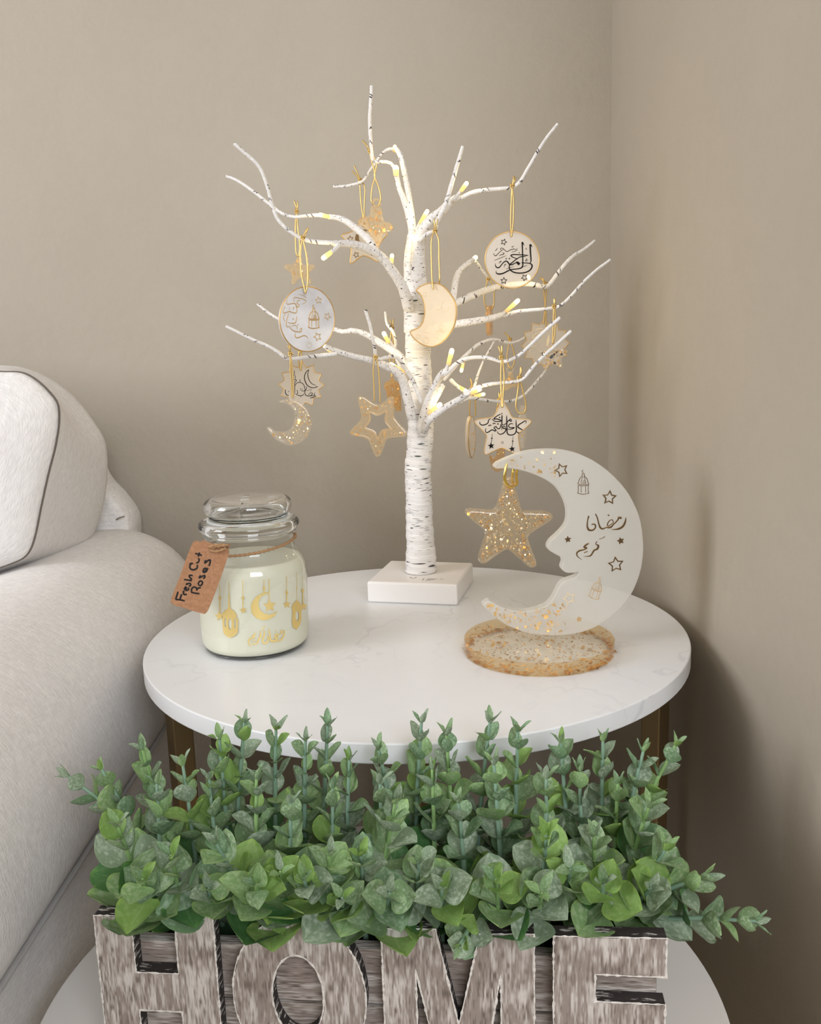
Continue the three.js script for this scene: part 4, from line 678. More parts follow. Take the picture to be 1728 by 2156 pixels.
  dec('lantern_decal', [line([[681, 1078], [683, 1225]], 5), sheet(ring(683, 1218, 9, 14)), sheet([[676, 1235], [689, 1235], [690, 1290], [698, 1350], [735, 1376], [762, 1420], [752, 1440], [773, 1455], [775, 1480], [770, 1590], [740, 1625], [692, 1646], [650, 1625], [625, 1590], [614, 1480], [620, 1440], [612, 1400], [640, 1370], [672, 1350]], [ring(645, 1492, 9, 47), ring(692, 1507, 18, 56), ring(744, 1500, 10, 50)])]);
  dec('star_decal', [st(585, 1425, 52, 0.2), ...beads(588, 1110, 1390, 1245, 1390)]);
  dec('star_decal', [st(825, 1366, 40, 0.15), ...beads(820, 1065, 1340, 1243, 1330)]);
  dec('crescent_decal', [sheet([[1082, 1185], [1020, 1193], [960, 1225], [915, 1280], [900, 1340], [915, 1402], [960, 1450], [1030, 1471], [1090, 1457], [1142, 1425], [1174, 1373], [1140, 1397], [1090, 1412], [1040, 1402], [1000, 1370], [978, 1320], [985, 1265], [1010, 1225], [1045, 1207], [1080, 1200]]), ...beads(1035, 1058, 1190, 1150, 1160), sheet([[1022, 1192], [1036, 1178], [1054, 1190]])]);
  dec('star_decal', [st(1092, 1322, 70, 0.1), line([[1085, 1050], [1088, 1270]], 8)]);
  dec('star_decal', [st(1265, 1308, 43, 0.1), ...beads(1263, 1020, 1270, 1190, 1270)]);
  dec('lantern_decal', [line([[1366, 985], [1367, 1270]], 5), sheet(ring(1366, 1145, 6, 12)), sheet([[1365, 1262], [1325, 1305], [1312, 1345], [1322, 1372], [1317, 1500], [1330, 1545], [1365, 1561], [1400, 1512], [1413, 1450], [1410, 1380], [1426, 1360], [1412, 1310], [1388, 1280]], [ring(1369, 1425, 17, 50)])]);
  dec('star_decal', [st(1432, 1326, 46, 0), ...beads(1424, 1030, 1290, 1170, 1285)]);
  const tz = crop(510, 1300, 13.29), tl = (pts, wd) => { const a = pts.map(p => wrap(...tz(...p))); return ribbon(a, (wd.length ? wd : [wd * 0.7, wd, wd, wd * 0.5]).map(q => q * k / 13.29), 0, 0.0001); };
  dec('calligraphy', [tl([[1185, 360], [1165, 470], [1120, 580], [1050, 645], [950, 672]], 46), tl([[1120, 420], [1085, 400], [1095, 375], [1125, 395], [1060, 460], [1010, 480]], 40), tl([[1000, 490], [960, 460], [920, 530], [925, 575], [985, 570], [1000, 500]], 50), tl([[985, 580], [930, 650], [830, 660], [785, 600], [765, 460], [735, 325]], [40, 60, 62, 50, 44, 24]), tl([[600, 360], [620, 440], [590, 560], [570, 670], [620, 725], [700, 690], [730, 600], [700, 555], [670, 580]], 44), tl([[630, 230], [590, 295], [515, 340]], 26), tl([[515, 380], [505, 470], [510, 540], [460, 600], [430, 690], [380, 735], [275, 745]], 46), tl([[385, 435], [340, 470], [300, 520], [340, 540], [270, 570], [195, 620], [180, 690], [215, 770], [262, 808]], 44), tl([[285, 660], [365, 630]], 40), tl([[920, 375], [950, 375]], 50)]);

  // ---------- kraft gift tag on twine ----------
  const kraftTone = texture(256, 256, (u, v, x, y) => { const g = (FB(91, 24, 4)(u, v) - 0.5) * 34 + (threadN(x, y) > 0.93 ? -24 : 0); return [166 + g, 122 + g * 0.95, 89 + g * 0.9]; });
  const cz = crop(350, 1130, 11.52), tg = plane(421, 1215, base.z + 0.066, 0.06), tp = pts => pts.map(p => tg.l(...cz(...p)));
  const tag = thing('gift_tag', 'brown kraft paper tag handwritten Fresh Cut Roses, tied to the candle jar with twine', 'gift tag', tg.origin, tg.euler);
  const outline = spline(tp([[700, 100], [755, 100], [835, 128], [870, 90], [1060, 150], [1440, 270], [1510, 310], [1525, 370], [1480, 520], [1300, 1050], [1060, 1680], [990, 1820], [930, 1872], [860, 1860], [640, 1800], [400, 1720], [150, 1640], [105, 1580], [115, 1520], [340, 930], [560, 330], [640, 150]]).map(p => V(p[0], p[1], 0)), 90, true).slice(0, -1).map(p => [p.x, p.y]);
  part('card', metreUV(slab(outline, 0.0006, 0)), std({ map: repeated(kraftTone, 18, 18), roughness: 0.92 }), tag);
  const tw = (pts, wd = 42) => ribbon(tp(pts), [wd * 0.9, wd, wd, wd * 0.9].map(q => q * tg.scale() / 11.52), 0.00005, 0.0001);
  part('handwriting', merge([[[225, 1525], [300, 1525], [380, 1540], [448, 1560]], [[225, 1525], [250, 1450], [285, 1335]], [[320, 1530], [350, 1460], [372, 1390]], [[405, 1380], [450, 1405], [500, 1398]], [[430, 1400], [415, 1350], [430, 1310]], [[470, 1300], [440, 1270], [470, 1220], [490, 1240], [480, 1300], [530, 1290], [545, 1230]], [[510, 1120], [490, 1160], [550, 1130], [590, 1150], [575, 1195], [540, 1190]], [[430, 1040], [520, 1050], [615, 1072]], [[560, 1060], [610, 1030], [560, 970], [570, 935], [640, 945]], [[560, 670], [600, 650], [650, 650]], [[600, 660], [570, 720], [600, 790], [680, 800], [745, 760], [755, 680]], [[720, 635], [760, 630], [795, 580], [785, 535], [765, 540]], [[700, 405], [780, 425], [865, 455]], [[805, 380], [795, 430], [770, 485]],
    [[600, 1345], [700, 1370], [805, 1382]], [[610, 1340], [620, 1260], [670, 1220], [725, 1240], [740, 1310]], [[735, 1300], [770, 1250], [840, 1235]], [[770, 1160], [800, 1090], [860, 1080], [875, 1130], [830, 1185], [775, 1165]], [[830, 935], [800, 1000], [870, 960], [930, 945], [930, 990], [890, 1015]], [[890, 820], [900, 860], [960, 850], [1010, 760]], [[890, 830], [920, 775], [965, 770], [950, 830], [905, 850]], [[955, 565], [935, 640], [1010, 580], [1060, 565], [1060, 640], [1035, 710]]].map(p => tw(p))), std({ color: '#120c0d', roughness: 0.5 }), tag);
  // twine: round the jar's neck, slack, knotted through the tag
  const twine = std({ color: '#a5805c', roughness: 1 }), loop = [], dn = 93.5 * k;
  for (let i = 0; i <= 40; i++) { const a = -0.75 - i / 40 * (6.283 - 0.15); const fr = Math.cos(a); loop.push(V(base.x + Math.sin(a) * dn, TABLE_Y + (222 + 8 * Math.sin(a) - 7 * Math.max(0, fr)) * k, base.z + Math.cos(a) * dn)); }
  const kn = at(...cz(1200, 245), base.z + 0.068), kn2 = at(...cz(1090, 285), base.z + 0.0668);
  const ply = (P, r, seed) => limb(P, [r], { seg: 10, n: 260, seed, ridges: (s, a) => 1 + 0.28 * Math.cos(2 * (a - s * 620)) + 0.08 * Math.sin(s * 2100) });
  const fuzzR = rng(7), fuzz = []; for (let i = 0; i < 26; i++) { const p = loop[Math.floor(fuzzR() * 40)], d = V(fuzzR() - 0.5, fuzzR() - 0.4, fuzzR() - 0.3).multiplyScalar(0.012 * (i < 4 ? 1.6 : 0.8)); fuzz.push(limb([p, p.clone().addScaledVector(d, 0.5).add(V(0, 0.001, 0)), p.clone().add(d)], [0.00016, 0.00008], { seg: 4, n: 6, caps: false })); }
  part('twine', merge([ply(loop, 0.00135, 3), ply([loop[40], kn.clone().add(V(0.012, 0.001, -0.002)), kn, kn2], 0.0013, 5), ply([loop[0], kn.clone().add(V(0.006, 0.0015, -0.002)), kn.clone().add(V(-0.004, 0.001, 0.001)), kn2.clone().add(V(-0.002, 0.002, 0.001))], 0.0013, 6), ply([kn.clone().add(V(-0.006, -0.0035, 0)), kn.clone().add(V(0.001, -0.0045, 0.001)), kn.clone().add(V(0.01, -0.002, 0))], 0.0011, 8), ...fuzz]), twine, tag, { world: true });
}

// ---------- crescent stand ----------
{
  const z = crop(950, 920, 3.84), topY = TABLE_Y + 0.0155, c0 = onY(1133.5, 1340, topY), rx = at(1290, 1338, c0.z).x - c0.x;
  const stand = thing('crescent_stand', 'frosted white crescent moon stand with a face profile and gold print on a glitter base', 'decoration', V(c0.x, TABLE_Y, c0.z));
  const bp = [[0, 0], [rx - 0.0008, 0], [rx, 0.0008], [rx, 0.0147], [rx - 0.0008, 0.0155], [0, 0.0155]].map(p => new THREE.Vector2(...p));
  const baseResin = phys({ color: '#fdf8ee', transmission: 0.94, thickness: 0, roughness: 0.05, ior: 1.22 });
  const bg = new THREE.LatheGeometry(bp.slice(3), 96).toNonIndexed(); bg.computeVertexNormals(); part('base', bg, baseResin, stand);
  const rimG = new THREE.LatheGeometry([bp[2], bp[3]], 96); part('base_rim', rimG, phys({ color: '#f0dcb8', transmission: 0.92, thickness: 0, roughness: 0.06, ior: 1.3 }), stand, { label: 'amber tinted glittering rim' });
  const disc = (r0, r1, y0, y1, pw = 0.5) => R => { const a = R() * 6.2832, r = lerp(r0, r1, R() ** pw) * rx; return [Math.cos(a) * r, lerp(y0, y1, R()), Math.sin(a) * r]; };
  const lay = g => g;
  const flatFlakes = (N, place, size, seed) => { const R = rng(seed), pos = [], idx = []; for (let i = 0; i < N; i++) { const p = place(R), s = size(R), c = pos.length / 3, a0 = R() * 6.3, el = 1 + R() * 1.5, tx = (R() - 0.5) * 0.7, tz = (R() - 0.5) * 0.7; pos.push(...p); for (let j = 0; j < 6; j++) { const a = j / 6 * 6.283, q = s * (0.6 + 0.6 * R()), x = Math.cos(a) * q * el, y = Math.sin(a) * q, X = x * Math.cos(a0) - y * Math.sin(a0), Z = x * Math.sin(a0) + y * Math.cos(a0); pos.push(p[0] + X, clamp(p[1] + X * tx + Z * tz, 0.0006, 0.0149), p[2] + Z); } for (let j = 0; j < 6; j++) idx.push(c, c + 1 + (j + 1) % 6, c + 1 + j); } const g = meshFrom(pos, idx).toNonIndexed(); g.computeVertexNormals(); return g; };
  const brownFlake = std({ color: new THREE.Color(0.62, 0.42, 0.2), metalness: 0.85, roughness: 0.25 });
  part('glitter', flatFlakes(860, disc(0.02, 0.975, 0.004, 0.0148), R => lerp(0.0004, 0.0014, R() ** 2), 201), brownFlake, stand, { stuff: true });
  part('gold_leaf', merge([flatFlakes(90, disc(0.1, 0.96, 0.001, 0.006), R => lerp(0.001, 0.003, R() ** 1.5), 203), flatFlakes(440, disc(0.968, 0.988, 0.001, 0.0115, 1), R => lerp(0.0006, 0.0017, R()), 205), flatFlakes(170, disc(0.955, 0.985, 0.0006, 0.004, 1), R => lerp(0.001, 0.0028, R()), 207)]), leafGold, stand, { stuff: true });
  // the crescent stands upright on the middle of the base
  const f = plane(1190, 1150, c0.z + 0.006, 0.06), m = pts => pts.map(p => f.l(...z(...p)));
  const grp = part('crescent', (() => {
    const pts = smooth(m([[345, 240], [358, 220], [410, 190], [480, 160], [560, 130], [650, 111], [750, 103], [850, 103], [950, 116], [1050, 145], [1150, 193], [1250, 262], [1340, 345], [1420, 440], [1480, 545], [1525, 660], [1548, 800], [1553, 920], [1540, 1040], [1510, 1150], [1462, 1260], [1390, 1362], [1300, 1450], [1200, 1520], [1100, 1566], [1000, 1592], [880, 1606], [800, 1606], [700, 1600], [600, 1582], [510, 1550], [440, 1518], [370, 1470], [310, 1420], [258, 1368], [256, 1355], [290, 1330], [305, 1325], [330, 1335], [400, 1372], [500, 1402], [600, 1410], [700, 1390], [770, 1362], [805, 1330], [840, 1275], [868, 1215], [890, 1185], [930, 1160], [980, 1142], [1010, 1130], [1028, 1106], [1024, 1094], [985, 1101], [930, 1098], [900, 1078], [892, 1055], [904, 1010], [890, 978], [835, 945], [790, 915], [780, 885], [800, 845], [850, 797], [900, 745], [930, 700], [941, 640], [935, 570], [905, 490], [860, 420], [800, 370], [730, 330], [640, 292], [540, 266], [440, 254], [360, 256]]), 420);
    grpPts = pts; return slab(pts, 0.013, 0.0012, [smooth(m([[448, 205], [458, 196], [470, 203], [466, 216], [452, 217]]), 10)]);
  })(), phys({ color: '#f1f0eb', transmission: 0.68, thickness: 0, roughness: 0.55, ior: 1.45 }), stand);
  grp.position.copy(f.origin).sub(stand.position); grp.rotation.set(...f.euler);
  const sub = (name, geo, mat, o = {}) => { const q = part(name, geo, mat, grp, o); return q; };
  const u = f.scale() / 3.84, mz = crop(1150, 970, 6.158), mu = f.scale() / 6.158, Q = pts => pts.map(p => f.l(...mz(...p)));
  const ink = darkGold;
  const S = (x, y, R, w, rot, mat, name = 'star_print') => sub(name, ribbon(star5(f, mz, x, y, R, rot, 0.52), w * mu, 0.0001, 0.0003, true, true), mat);
  S(195, 120, 82, 15, 0.35, ink); S(815, 478, 84, 17, -0.1, ink); S(900, 1345, 92, 16, 0.1, ink); S(296, 1785, 76, 13, 0.3, palePrint);
  for (const [x, y, r, rot, mt] of [[278, 1020, 46, 0.1, ink], [962, 1038, 50, 0.25, ink], [422, 2055, 40, 0.2, tanLine]]) sub('star_print', flat(star5(f, mz, x, y, r, rot, 0.5), 0.0001, 0.0003), mt);
  sub('lantern_print', merge(lantern(f, ...mz(477, 278), 315 / 6.158, 0, 1)), ink);
  sub('lantern_print', merge(lantern(f, ...mz(655, 1645), 300 / 6.158, 0.33, 1)), tanLine);
  const cal = [[[[1030, 735], [1022, 790], [990, 850], [940, 880], [840, 893]], [8, 24, 30, 30, 6]], [[[975, 745], [935, 735], [935, 750], [900, 795], [850, 840]], [26, 26, 20, 18, 16]], [[[870, 800], [850, 765], [820, 775], [790, 830], [800, 845], [850, 815], [870, 800]], 15], [[[880, 810], [830, 862], [770, 865], [730, 882], [700, 868], [680, 820], [660, 740], [635, 688]], [16, 28, 16, 22, 24, 18, 16, 14]], [[[795, 702], [815, 712]], 26], [[[550, 715], [535, 770], [530, 850], [550, 895], [600, 898], [635, 865], [630, 830], [595, 820], [590, 835]], [20, 14, 20, 28, 24, 18, 20, 16, 8]], [[[755, 978], [742, 995], [680, 1018]], 10], [[[655, 1045], [640, 1080], [672, 1100], [660, 1140], [620, 1160], [595, 1200], [570, 1230], [478, 1243]], [14, 10, 26, 28, 24, 20, 22, 4]], [[[550, 1070], [520, 1085], [490, 1120], [520, 1130], [490, 1150], [430, 1165], [395, 1195], [400, 1235], [460, 1285]], [18, 24, 26, 24, 18, 26, 20, 14, 4]], [[[485, 1190], [535, 1175]], 22]];
  sub('calligraphy', merge(strokes(f, mz, cal, mu)), ink);
  const favTop = p => { const a = f.l(...z(360, 240)), b = f.l(...z(860, 200)); return p[0] < b[0] && p[1] > f.l(...z(600, 330))[1] ? 0.5 + 0.3 * (p[0] > a[0]) : 0; };
  const favBot = p => { const l = f.l(...z(300, 1330)), r = f.l(...z(930, 1600)), t = f.l(...z(600, 1330))[1]; return p[1] < t && p[0] < r[0] ? 1 - clamp((p[0] - l[0]) / (r[0] - l[0]), 0, 1) * 0.6 : 0; };
  sub('gold_flecks', merge([flakes(130, within(grpPts, -0.0002, 0.00012, 0.0012, [], favTop), R => R() < 0.1 ? 0.0011 : 0.00045, 301, 0.12), flakes(330, within(grpPts, -0.0002, 0.00012, 0.001, [], favBot), R => R() < 0.2 ? 0.0011 : 0.00045, 303, 0.12)]), tanLine, { stuff: true });
  sub('gold_leaf', merge([flakes(40, within(grpPts, -0.0002, 0.00012, 0.002, [], favTop), R => lerp(0.0008, 0.0024, R()), 305, 0.12), flakes(110, within(grpPts, -0.0002, 0.00012, 0.0015, [], favBot), R => lerp(0.001, 0.0028, R()), 307, 0.12)]), leafGold, { stuff: true });

  // ---------- star hanging from its tip ----------
  const sf = plane(1072, 1105, c0.z + 0.006, 0.12), sm2 = pts => pts.map(p => sf.l(...z(...p)));
  const sp = smooth(sm2([[455, 378], [480, 370], [508, 380], [530, 440], [560, 545], [585, 600], [640, 605], [770, 610], [815, 622], [826, 650], [810, 675], [720, 735], [640, 790], [625, 820], [650, 900], [690, 1010], [690, 1045], [655, 1062], [625, 1050], [540, 975], [460, 915], [440, 918], [350, 975], [270, 1028], [240, 1022], [232, 990], [260, 890], [285, 790], [270, 755], [190, 690], [130, 632], [124, 605], [150, 590], [250, 592], [350, 598], [375, 575], [400, 500], [430, 410]]), 220);
  const star = thing('hanging_star', 'large clear star packed with gold glitter, hanging by a gold ring from the crescent tip', 'star', sf.origin, sf.euler);
  const eDist = p => edgeDist(p, sp), starResin = phys({ color: '#fff6e4', transmission: 0.92, thickness: 0, roughness: 0.06, ior: 1.48 });
  part('resin_body', slab(sp, 0.014, 0.003, [], 4), starResin, star);
  part('glitter', flakes(330, within(sp, -0.012, -0.0012, 0.0018), R => R() < 0.1 ? lerp(0.0012, 0.0021, R()) : lerp(0.0004, 0.0011, R()), 401, 0.75), flakeGold, star, { stuff: true });
  part('silver_glitter', flakes(430, within(sp, -0.012, -0.0012, 0.0018), R => R() < 0.06 ? 0.0016 : lerp(0.0004, 0.0009, R()), 402, 0.5), std({ color: new THREE.Color(0.92, 0.90, 0.84), metalness: 1, roughness: 0.12 }), star, { stuff: true });
  part('dark_glitter', flakes(300, within(sp, -0.012, -0.0012, 0.0016, [], p => eDist(p) < 0.012 ? 1 : 0.25), R => lerp(0.0003, 0.0009, R()), 404, 0.9), std({ color: new THREE.Color(0.34, 0.22, 0.06), metalness: 0.9, roughness: 0.25 }), star, { stuff: true });
  part('gold_leaf', flakes(210, within(sp, -0.012, -0.002, 0.0018, [], p => eDist(p) < 0.0055 ? 1 : 0.04), R => lerp(0.0006, 0.002, R()), 403, 0.9), std({ color: new THREE.Color(0.62, 0.36, 0.07), metalness: 0.85, roughness: 0.3 }), star, { stuff: true });
  const edge = spline(sp.filter((_, i) => i % 2 === 0).map(p => V(p[0] * 0.992, p[1] * 0.992 , -0.007)), 220, true).slice(0, -1);
  part('bail', new THREE.TorusGeometry(0.005, 0.0024, 8, 20).translate(...sf.l(...z(480, 385)), -0.007), starResin, star);
  const ringP = [[455, 205], [440, 240], [432, 290], [428, 330], [440, 375], [470, 400], [495, 385], [492, 330], [495, 290], [505, 240], [495, 205], [470, 192]].map(([x, y], i) => at(...z(x, y), c0.z + 0.006 + (i < 6 ? 0.0045 : -0.014) * Math.sin((i % 6 + 0.5) / 6 * Math.PI)));
  const rg = new THREE.TubeGeometry(new THREE.CatmullRomCurve3(ringP, true), 80, 0.00145, 10, true);
  const ringP2 = ringP.map((p, i) => p.clone().add(V(i >= 6 ? 0.0045 : 0.0008, i === 5 ? -0.001 : 0, -0.003)));
  part('gold_ring', merge([rg, new THREE.TubeGeometry(new THREE.CatmullRomCurve3(ringP2, true), 80, 0.00145, 10, true)]), std({ color: new THREE.Color(0.83, 0.60, 0.16), metalness: 1, roughness: 0.2 }), star, { world: true });
}

// ---------- HOME planter box ----------
function grainNoise(seed, cu, cv, oct) {                                         // stretched noise that tiles
  const layer = (s, w, h) => { const R = rng(s), t = new Float32Array(w * h).map(() => R()), m = (a, b) => t[((b % h) + h) % h * w + ((a % w) + w) % w]; return (x, y) => { const xi = Math.floor(x), yi = Math.floor(y); let fx = x - xi, fy = y - yi; fx = fx * fx * (3 - 2 * fx); fy = fy * fy * (3 - 2 * fy); return lerp(lerp(m(xi, yi), m(xi + 1, yi), fx), lerp(m(xi, yi + 1), m(xi + 1, yi + 1), fx), fy); }; };
  const L = []; for (let o = 0; o < oct; o++) L.push(layer(seed + o, cu << o, cv << o));
  return (u, v) => { let s = 0, a = 0.55, t = 0; for (let o = 0; o < oct; o++) { s += a * L[o](u * (cu << o), v * (cv << o)); t += a; a *= 0.6; } return s / t; };
}
const woodA = grainNoise(111, 4, 34, 3), woodB = grainNoise(117, 18, 120, 2), woodC = fbm(119, 6, 4);
const woodTex = (white, dark) => texture(512, 512, (u, v) => {                   // grain along u
  const streak = woodA(u, v), fine = woodB(u, v), patch = woodC(u, v);
  let w = clamp((streak - 0.5 + (patch - 0.5) * 0.9 + (fine - 0.5) * 0.9) * 2.0 + white, 0, 1);
  const d = clamp((0.42 - fine + (0.45 - patch) * 0.5) * 3, 0, 1) * dark;
  return [lerp(142, 196, w) * (1 - d * 0.32), lerp(130, 189, w) * (1 - d * 0.34), lerp(121, 182, w) * (1 - d * 0.36)];
});
const woodBump = texture(512, 512, (u, v) => { const g = woodB(u, v) * 200; return [g, g, g]; }, false);
const vertical = t => { const c = t.clone(); c.rotation = Math.PI / 2; c.repeat.set(7, 7); c.needsUpdate = true; return c; };
const washed = woodTex(0.28, 0.75), washed2 = woodTex(0.12, 0.9);
const letterWood = std({ map: vertical(washed), bumpMap: vertical(woodBump), bumpScale: 0.0007, roughness: 0.85 });
const letterWood2 = std({ map: vertical(washed2), bumpMap: vertical(woodBump), bumpScale: 0.0007, roughness: 0.85 });
const boardWood = std({ map: repeated(washed2, 6, 7), bumpMap: repeated(woodBump, 6, 7), bumpScale: 0.0009, roughness: 0.88 });
const darkSideTex = texture(256, 256, (u, v) => { const g = FB(127, 10, 4)(u * 1.2, v * 5), w = clamp((g - 0.60) * 9, 0, 1); return [lerp(44, 190, w), lerp(38, 186, w), lerp(36, 180, w)]; });
const darkSide = std({ map: repeated(darkSideTex, 9, 9), roughness: 0.8 });
const chipTex = texture(256, 256, (u, v) => { const g = FB(129, 30, 3)(u, v), w = clamp((g - 0.36) * 8, 0, 1); return [lerp(120, 236, w), lerp(110, 231, w), lerp(102, 223, w)]; });
const chipped = std({ map: repeated(chipTex, 20, 20), roughness: 0.8 });
const PYAW = -0.105, pf = plane(800, 2040, -0.563, PYAW), L = (x, y) => pf.l(x, y);
const planter = thing('planter_box', 'weathered white-washed wooden planter box with raised letters HOME on its front', 'planter', V(pf.origin.x, LOW_Y, pf.origin.z), [0, PYAW, 0, 'YXZ']);
let letterTop = 0;
const LT = 0.0125, yb = 0.0006, up = y => y + pf.origin.y - LOW_Y;         // plane height -> height above the low table
{
  const P = (x, y) => { const a = L(x, y); return [a[0], up(a[1])]; };
  letterTop = P(197, 1927)[1];
  function letter(name, pts, holes, mat, label) {
    const wob = (list, seed) => { const R = rng(seed); return list.map(p => [p[0] + (R() - 0.5) * 0.0004, p[1] + (R() - 0.5) * 0.0004]); };
    const g = slab(wob(pts, 5), LT, 0.0006, holes, 1);
    metreUV(g);
    const m = new THREE.Mesh(g, [mat, darkSide]); m.name = name; m.castShadow = m.receiveShadow = true; m.userData.label = label; planter.add(m);
    // chipped white paint along the front edges
    let sd = 1;
    for (const loop of [pts, ...holes]) { const R = rng(131 + sd++ + name.length), P2 = [], ww = []; loop.forEach((p, i) => { const q = loop[(i + 1) % loop.length], n = Math.max(1, Math.round(Math.hypot(q[0] - p[0], q[1] - p[1]) / 0.0025)); for (let k = 0; k < n; k++) { P2.push([lerp(p[0], q[0], k / n) + (R() - 0.5) * 0.0003, lerp(p[1], q[1], k / n) + (R() - 0.5) * 0.0003]); ww.push(lerp(0.0007, 0.0022, R() ** 2)); } }); ww.push(ww[0]); part('chipped_edge', ribbon(P2, ww, 0.00002, 0.0003, true, true), chipped, m); }
    return m;
  }
  const h0 = P(197, 1927), h1 = P(275, 1930), h2 = P(366, 1927), h3 = P(447, 1926), c0 = P(288, 2047), c1 = P(300, 2127), top = h0[1];
  letter('letter', [[h0[0], yb], [h1[0], yb], [h1[0], c1[1]], [h2[0], c1[1]], [h2[0], yb], [h3[0], yb], [h3[0], h3[1]], [h2[0], h2[1]], [h2[0], c0[1]], [h1[0], c0[1]], [h1[0], h1[1]], [h0[0], top]], [], letterWood, 'raised wooden letter H');
  { const l = P(491, 2090), r = P(770, 2090), t = P(628, 1931), il = P(573, 2090), ir = P(681, 2090), it = P(622, 2012), cy = (t[1] + yb) / 2, cx = (l[0] + r[0]) / 2, ry = t[1] - cy, icx = (il[0] + ir[0]) / 2, iry = it[1] - cy;
    const E = (cx, rx, ry) => Array.from({ length: 56 }, (_, i) => { const a = i / 56 * 6.2832; return [cx + Math.cos(a) * rx, cy + Math.sin(a) * ry]; });
    letter('letter', E(cx, (r[0] - l[0]) / 2, ry), [E(icx, (ir[0] - il[0]) / 2, iry)], letterWood, 'raised wooden letter O'); }
  { const a = P(802, 1956), b = P(916, 1957), v = P(966, 2158), d = P(1010, 1967), e = P(1124, 1967), vi = P(875, 2042), vj = P(1054, 2053), w = e[0] - vj[0], vb = Math.max(yb + 0.02, v[1] - (vi[1] - yb) * 0.42);
    const dl = P(904, 2153), dr = P(1035, 2153), slope = (vi[1] - dl[1]) / (dl[0] - vi[0]), sr = (vj[1] - dr[1]) / (vj[0] - dr[0]), vy = yb + 0.006;
    letter('letter', [[a[0], yb], [vi[0], yb], [vi[0], vi[1]], [vi[0] + (vi[1] - vy) / slope * 0.92, vy], [vj[0] - (vj[1] - vy) / sr * 0.92, vy], [vj[0], vj[1]], [vj[0], yb], [e[0], yb], [e[0], e[1]], [d[0], d[1]], [v[0], v[1]], [b[0], b[1]], [a[0], a[1]]], [], letterWood2, 'raised wooden letter M'); }
  { const a = P(1165, 1971), b = P(1404, 1976), g0 = P(1253, 2052), g1 = P(1253, 2109), H2 = a[1] - yb, arm = a[1] - g0[1], gap = g0[1] - g1[1], m1 = yb + arm + gap;
    letter('letter', [[a[0], yb], [b[0], yb], [b[0], yb + arm], [g0[0], yb + arm], [g0[0], m1], [b[0], m1], [b[0], g1[1]], [g0[0], g1[1]], [g0[0], g0[1]], [b[0], g0[1]], [b[0], b[1]], [a[0], a[1]]], [], letterWood2, 'raised wooden letter E'); }
}
const pf2 = plane(800, 2040, -0.563, PYAW); // front of the letters
const boxTop = (() => { const q = planter.matrixWorld.clone().invert(), hit = (x, y) => { const o = V(0, EYE_Y, 0).applyMatrix4(q), d = ray(x, y).transformDirection(q), t = (-LT - o.z) / d.z; return o.y + d.y * t; }; return (hit(480, 1984) + hit(1145, 2014)) / 2; })();
const BX0 = L(235, 2040)[0], BX1 = L(1390, 2040)[0], BT = 0.010, BD = 0.112;
{
  const rb = (x0, x1, y0, y1, z0, z1, m, n = 'board') => { const g = new RoundedBoxGeometry(x1 - x0, y1 - y0, z1 - z0, 2, 0.0012); g.translate((x0 + x1) / 2, (y0 + y1) / 2, (z0 + z1) / 2); return part(n, metreUV(g), m, planter); };
  const half = boxTop * 0.52;
  rb(BX0, BX1, half + 0.0008, boxTop, -LT - BT, -LT, boardWood); rb(BX0, BX1, 0.001, half - 0.0008, -LT - BT, -LT, boardWood);
  rb(BX0, BX1, half + 0.0008, boxTop, -LT - BD, -LT - BD + BT, boardWood); rb(BX0, BX1, 0.001, half - 0.0008, -LT - BD, -LT - BD + BT, boardWood);
  rb(BX0, BX0 + BT, 0.001, boxTop, -LT - BD + BT, -LT - BT, boardWood); rb(BX1 - BT, BX1, 0.001, boxTop, -LT - BD + BT, -LT - BT, boardWood);
  rb(BX0 + BT, BX1 - BT, 0.001, boxTop - 0.022, -LT - BD + BT, -LT - BT, std({ color: '#4c6a48', roughness: 1 }), 'foam_filling');
}

// ---------- artificial eucalyptus ----------
const leafN = fbm(141, 10, 4), leafM = fbm(143, 40, 2);
const leafTex = (base, dust, edge, dustK, edgeK) => texture(128, 128, (u, v) => {
  const s = (u - 0.5) * 2, e = Math.max(Math.abs(s), Math.abs(v - 0.5) * 2), d = clamp((leafN(u, v) - 0.42) * 3.2, 0, 1) * dustK * (0.75 + 0.5 * (leafM(u, v) - 0.5)), k = clamp((e - 0.82 + (leafN(v, u) - 0.5) * 0.5) * 4, 0, 1) * edgeK;
  const rib = Math.max(0, 1 - Math.abs(s) * 16) * 0.22 + Math.max(0, 1 - Math.abs(((v * 5 - Math.abs(s) * 1.6) % 1 + 1) % 1 - 0.5) * 16) * 0.07;
  return [0, 1, 2].map(i => lerp(lerp(lerp(base[i], dust[i], d), edge[i], k), 205, rib * 0.5));
});
const leafMat = (t, r = 0.6) => phys({ map: t, roughness: r, transmission: 0.16, thickness: 0, specularIntensity: 0.5 });
const LEAF = [
  leafMat(leafTex([122, 150, 106], [184, 198, 172], [152, 182, 112], 0.85, 0.5)), leafMat(leafTex([114, 145, 106], [178, 195, 172], [136, 170, 116], 0.85, 0.4)),
  leafMat(leafTex([132, 164, 108], [188, 204, 168], [172, 200, 108], 0.7, 0.7)), leafMat(leafTex([126, 160, 84], [166, 188, 132], [166, 196, 98], 0.5, 0.8), 0.5),
  leafMat(leafTex([74, 120, 66], [116, 148, 104], [124, 168, 74], 0.45, 0.7), 0.5), leafMat(leafTex([132, 152, 124], [194, 204, 186], [150, 176, 134], 0.95, 0.3)),
];
const stemMat = std({ color: '#7f9d86', roughness: 0.7 }), stemMat2 = std({ color: '#86a86a', roughness: 0.7 });
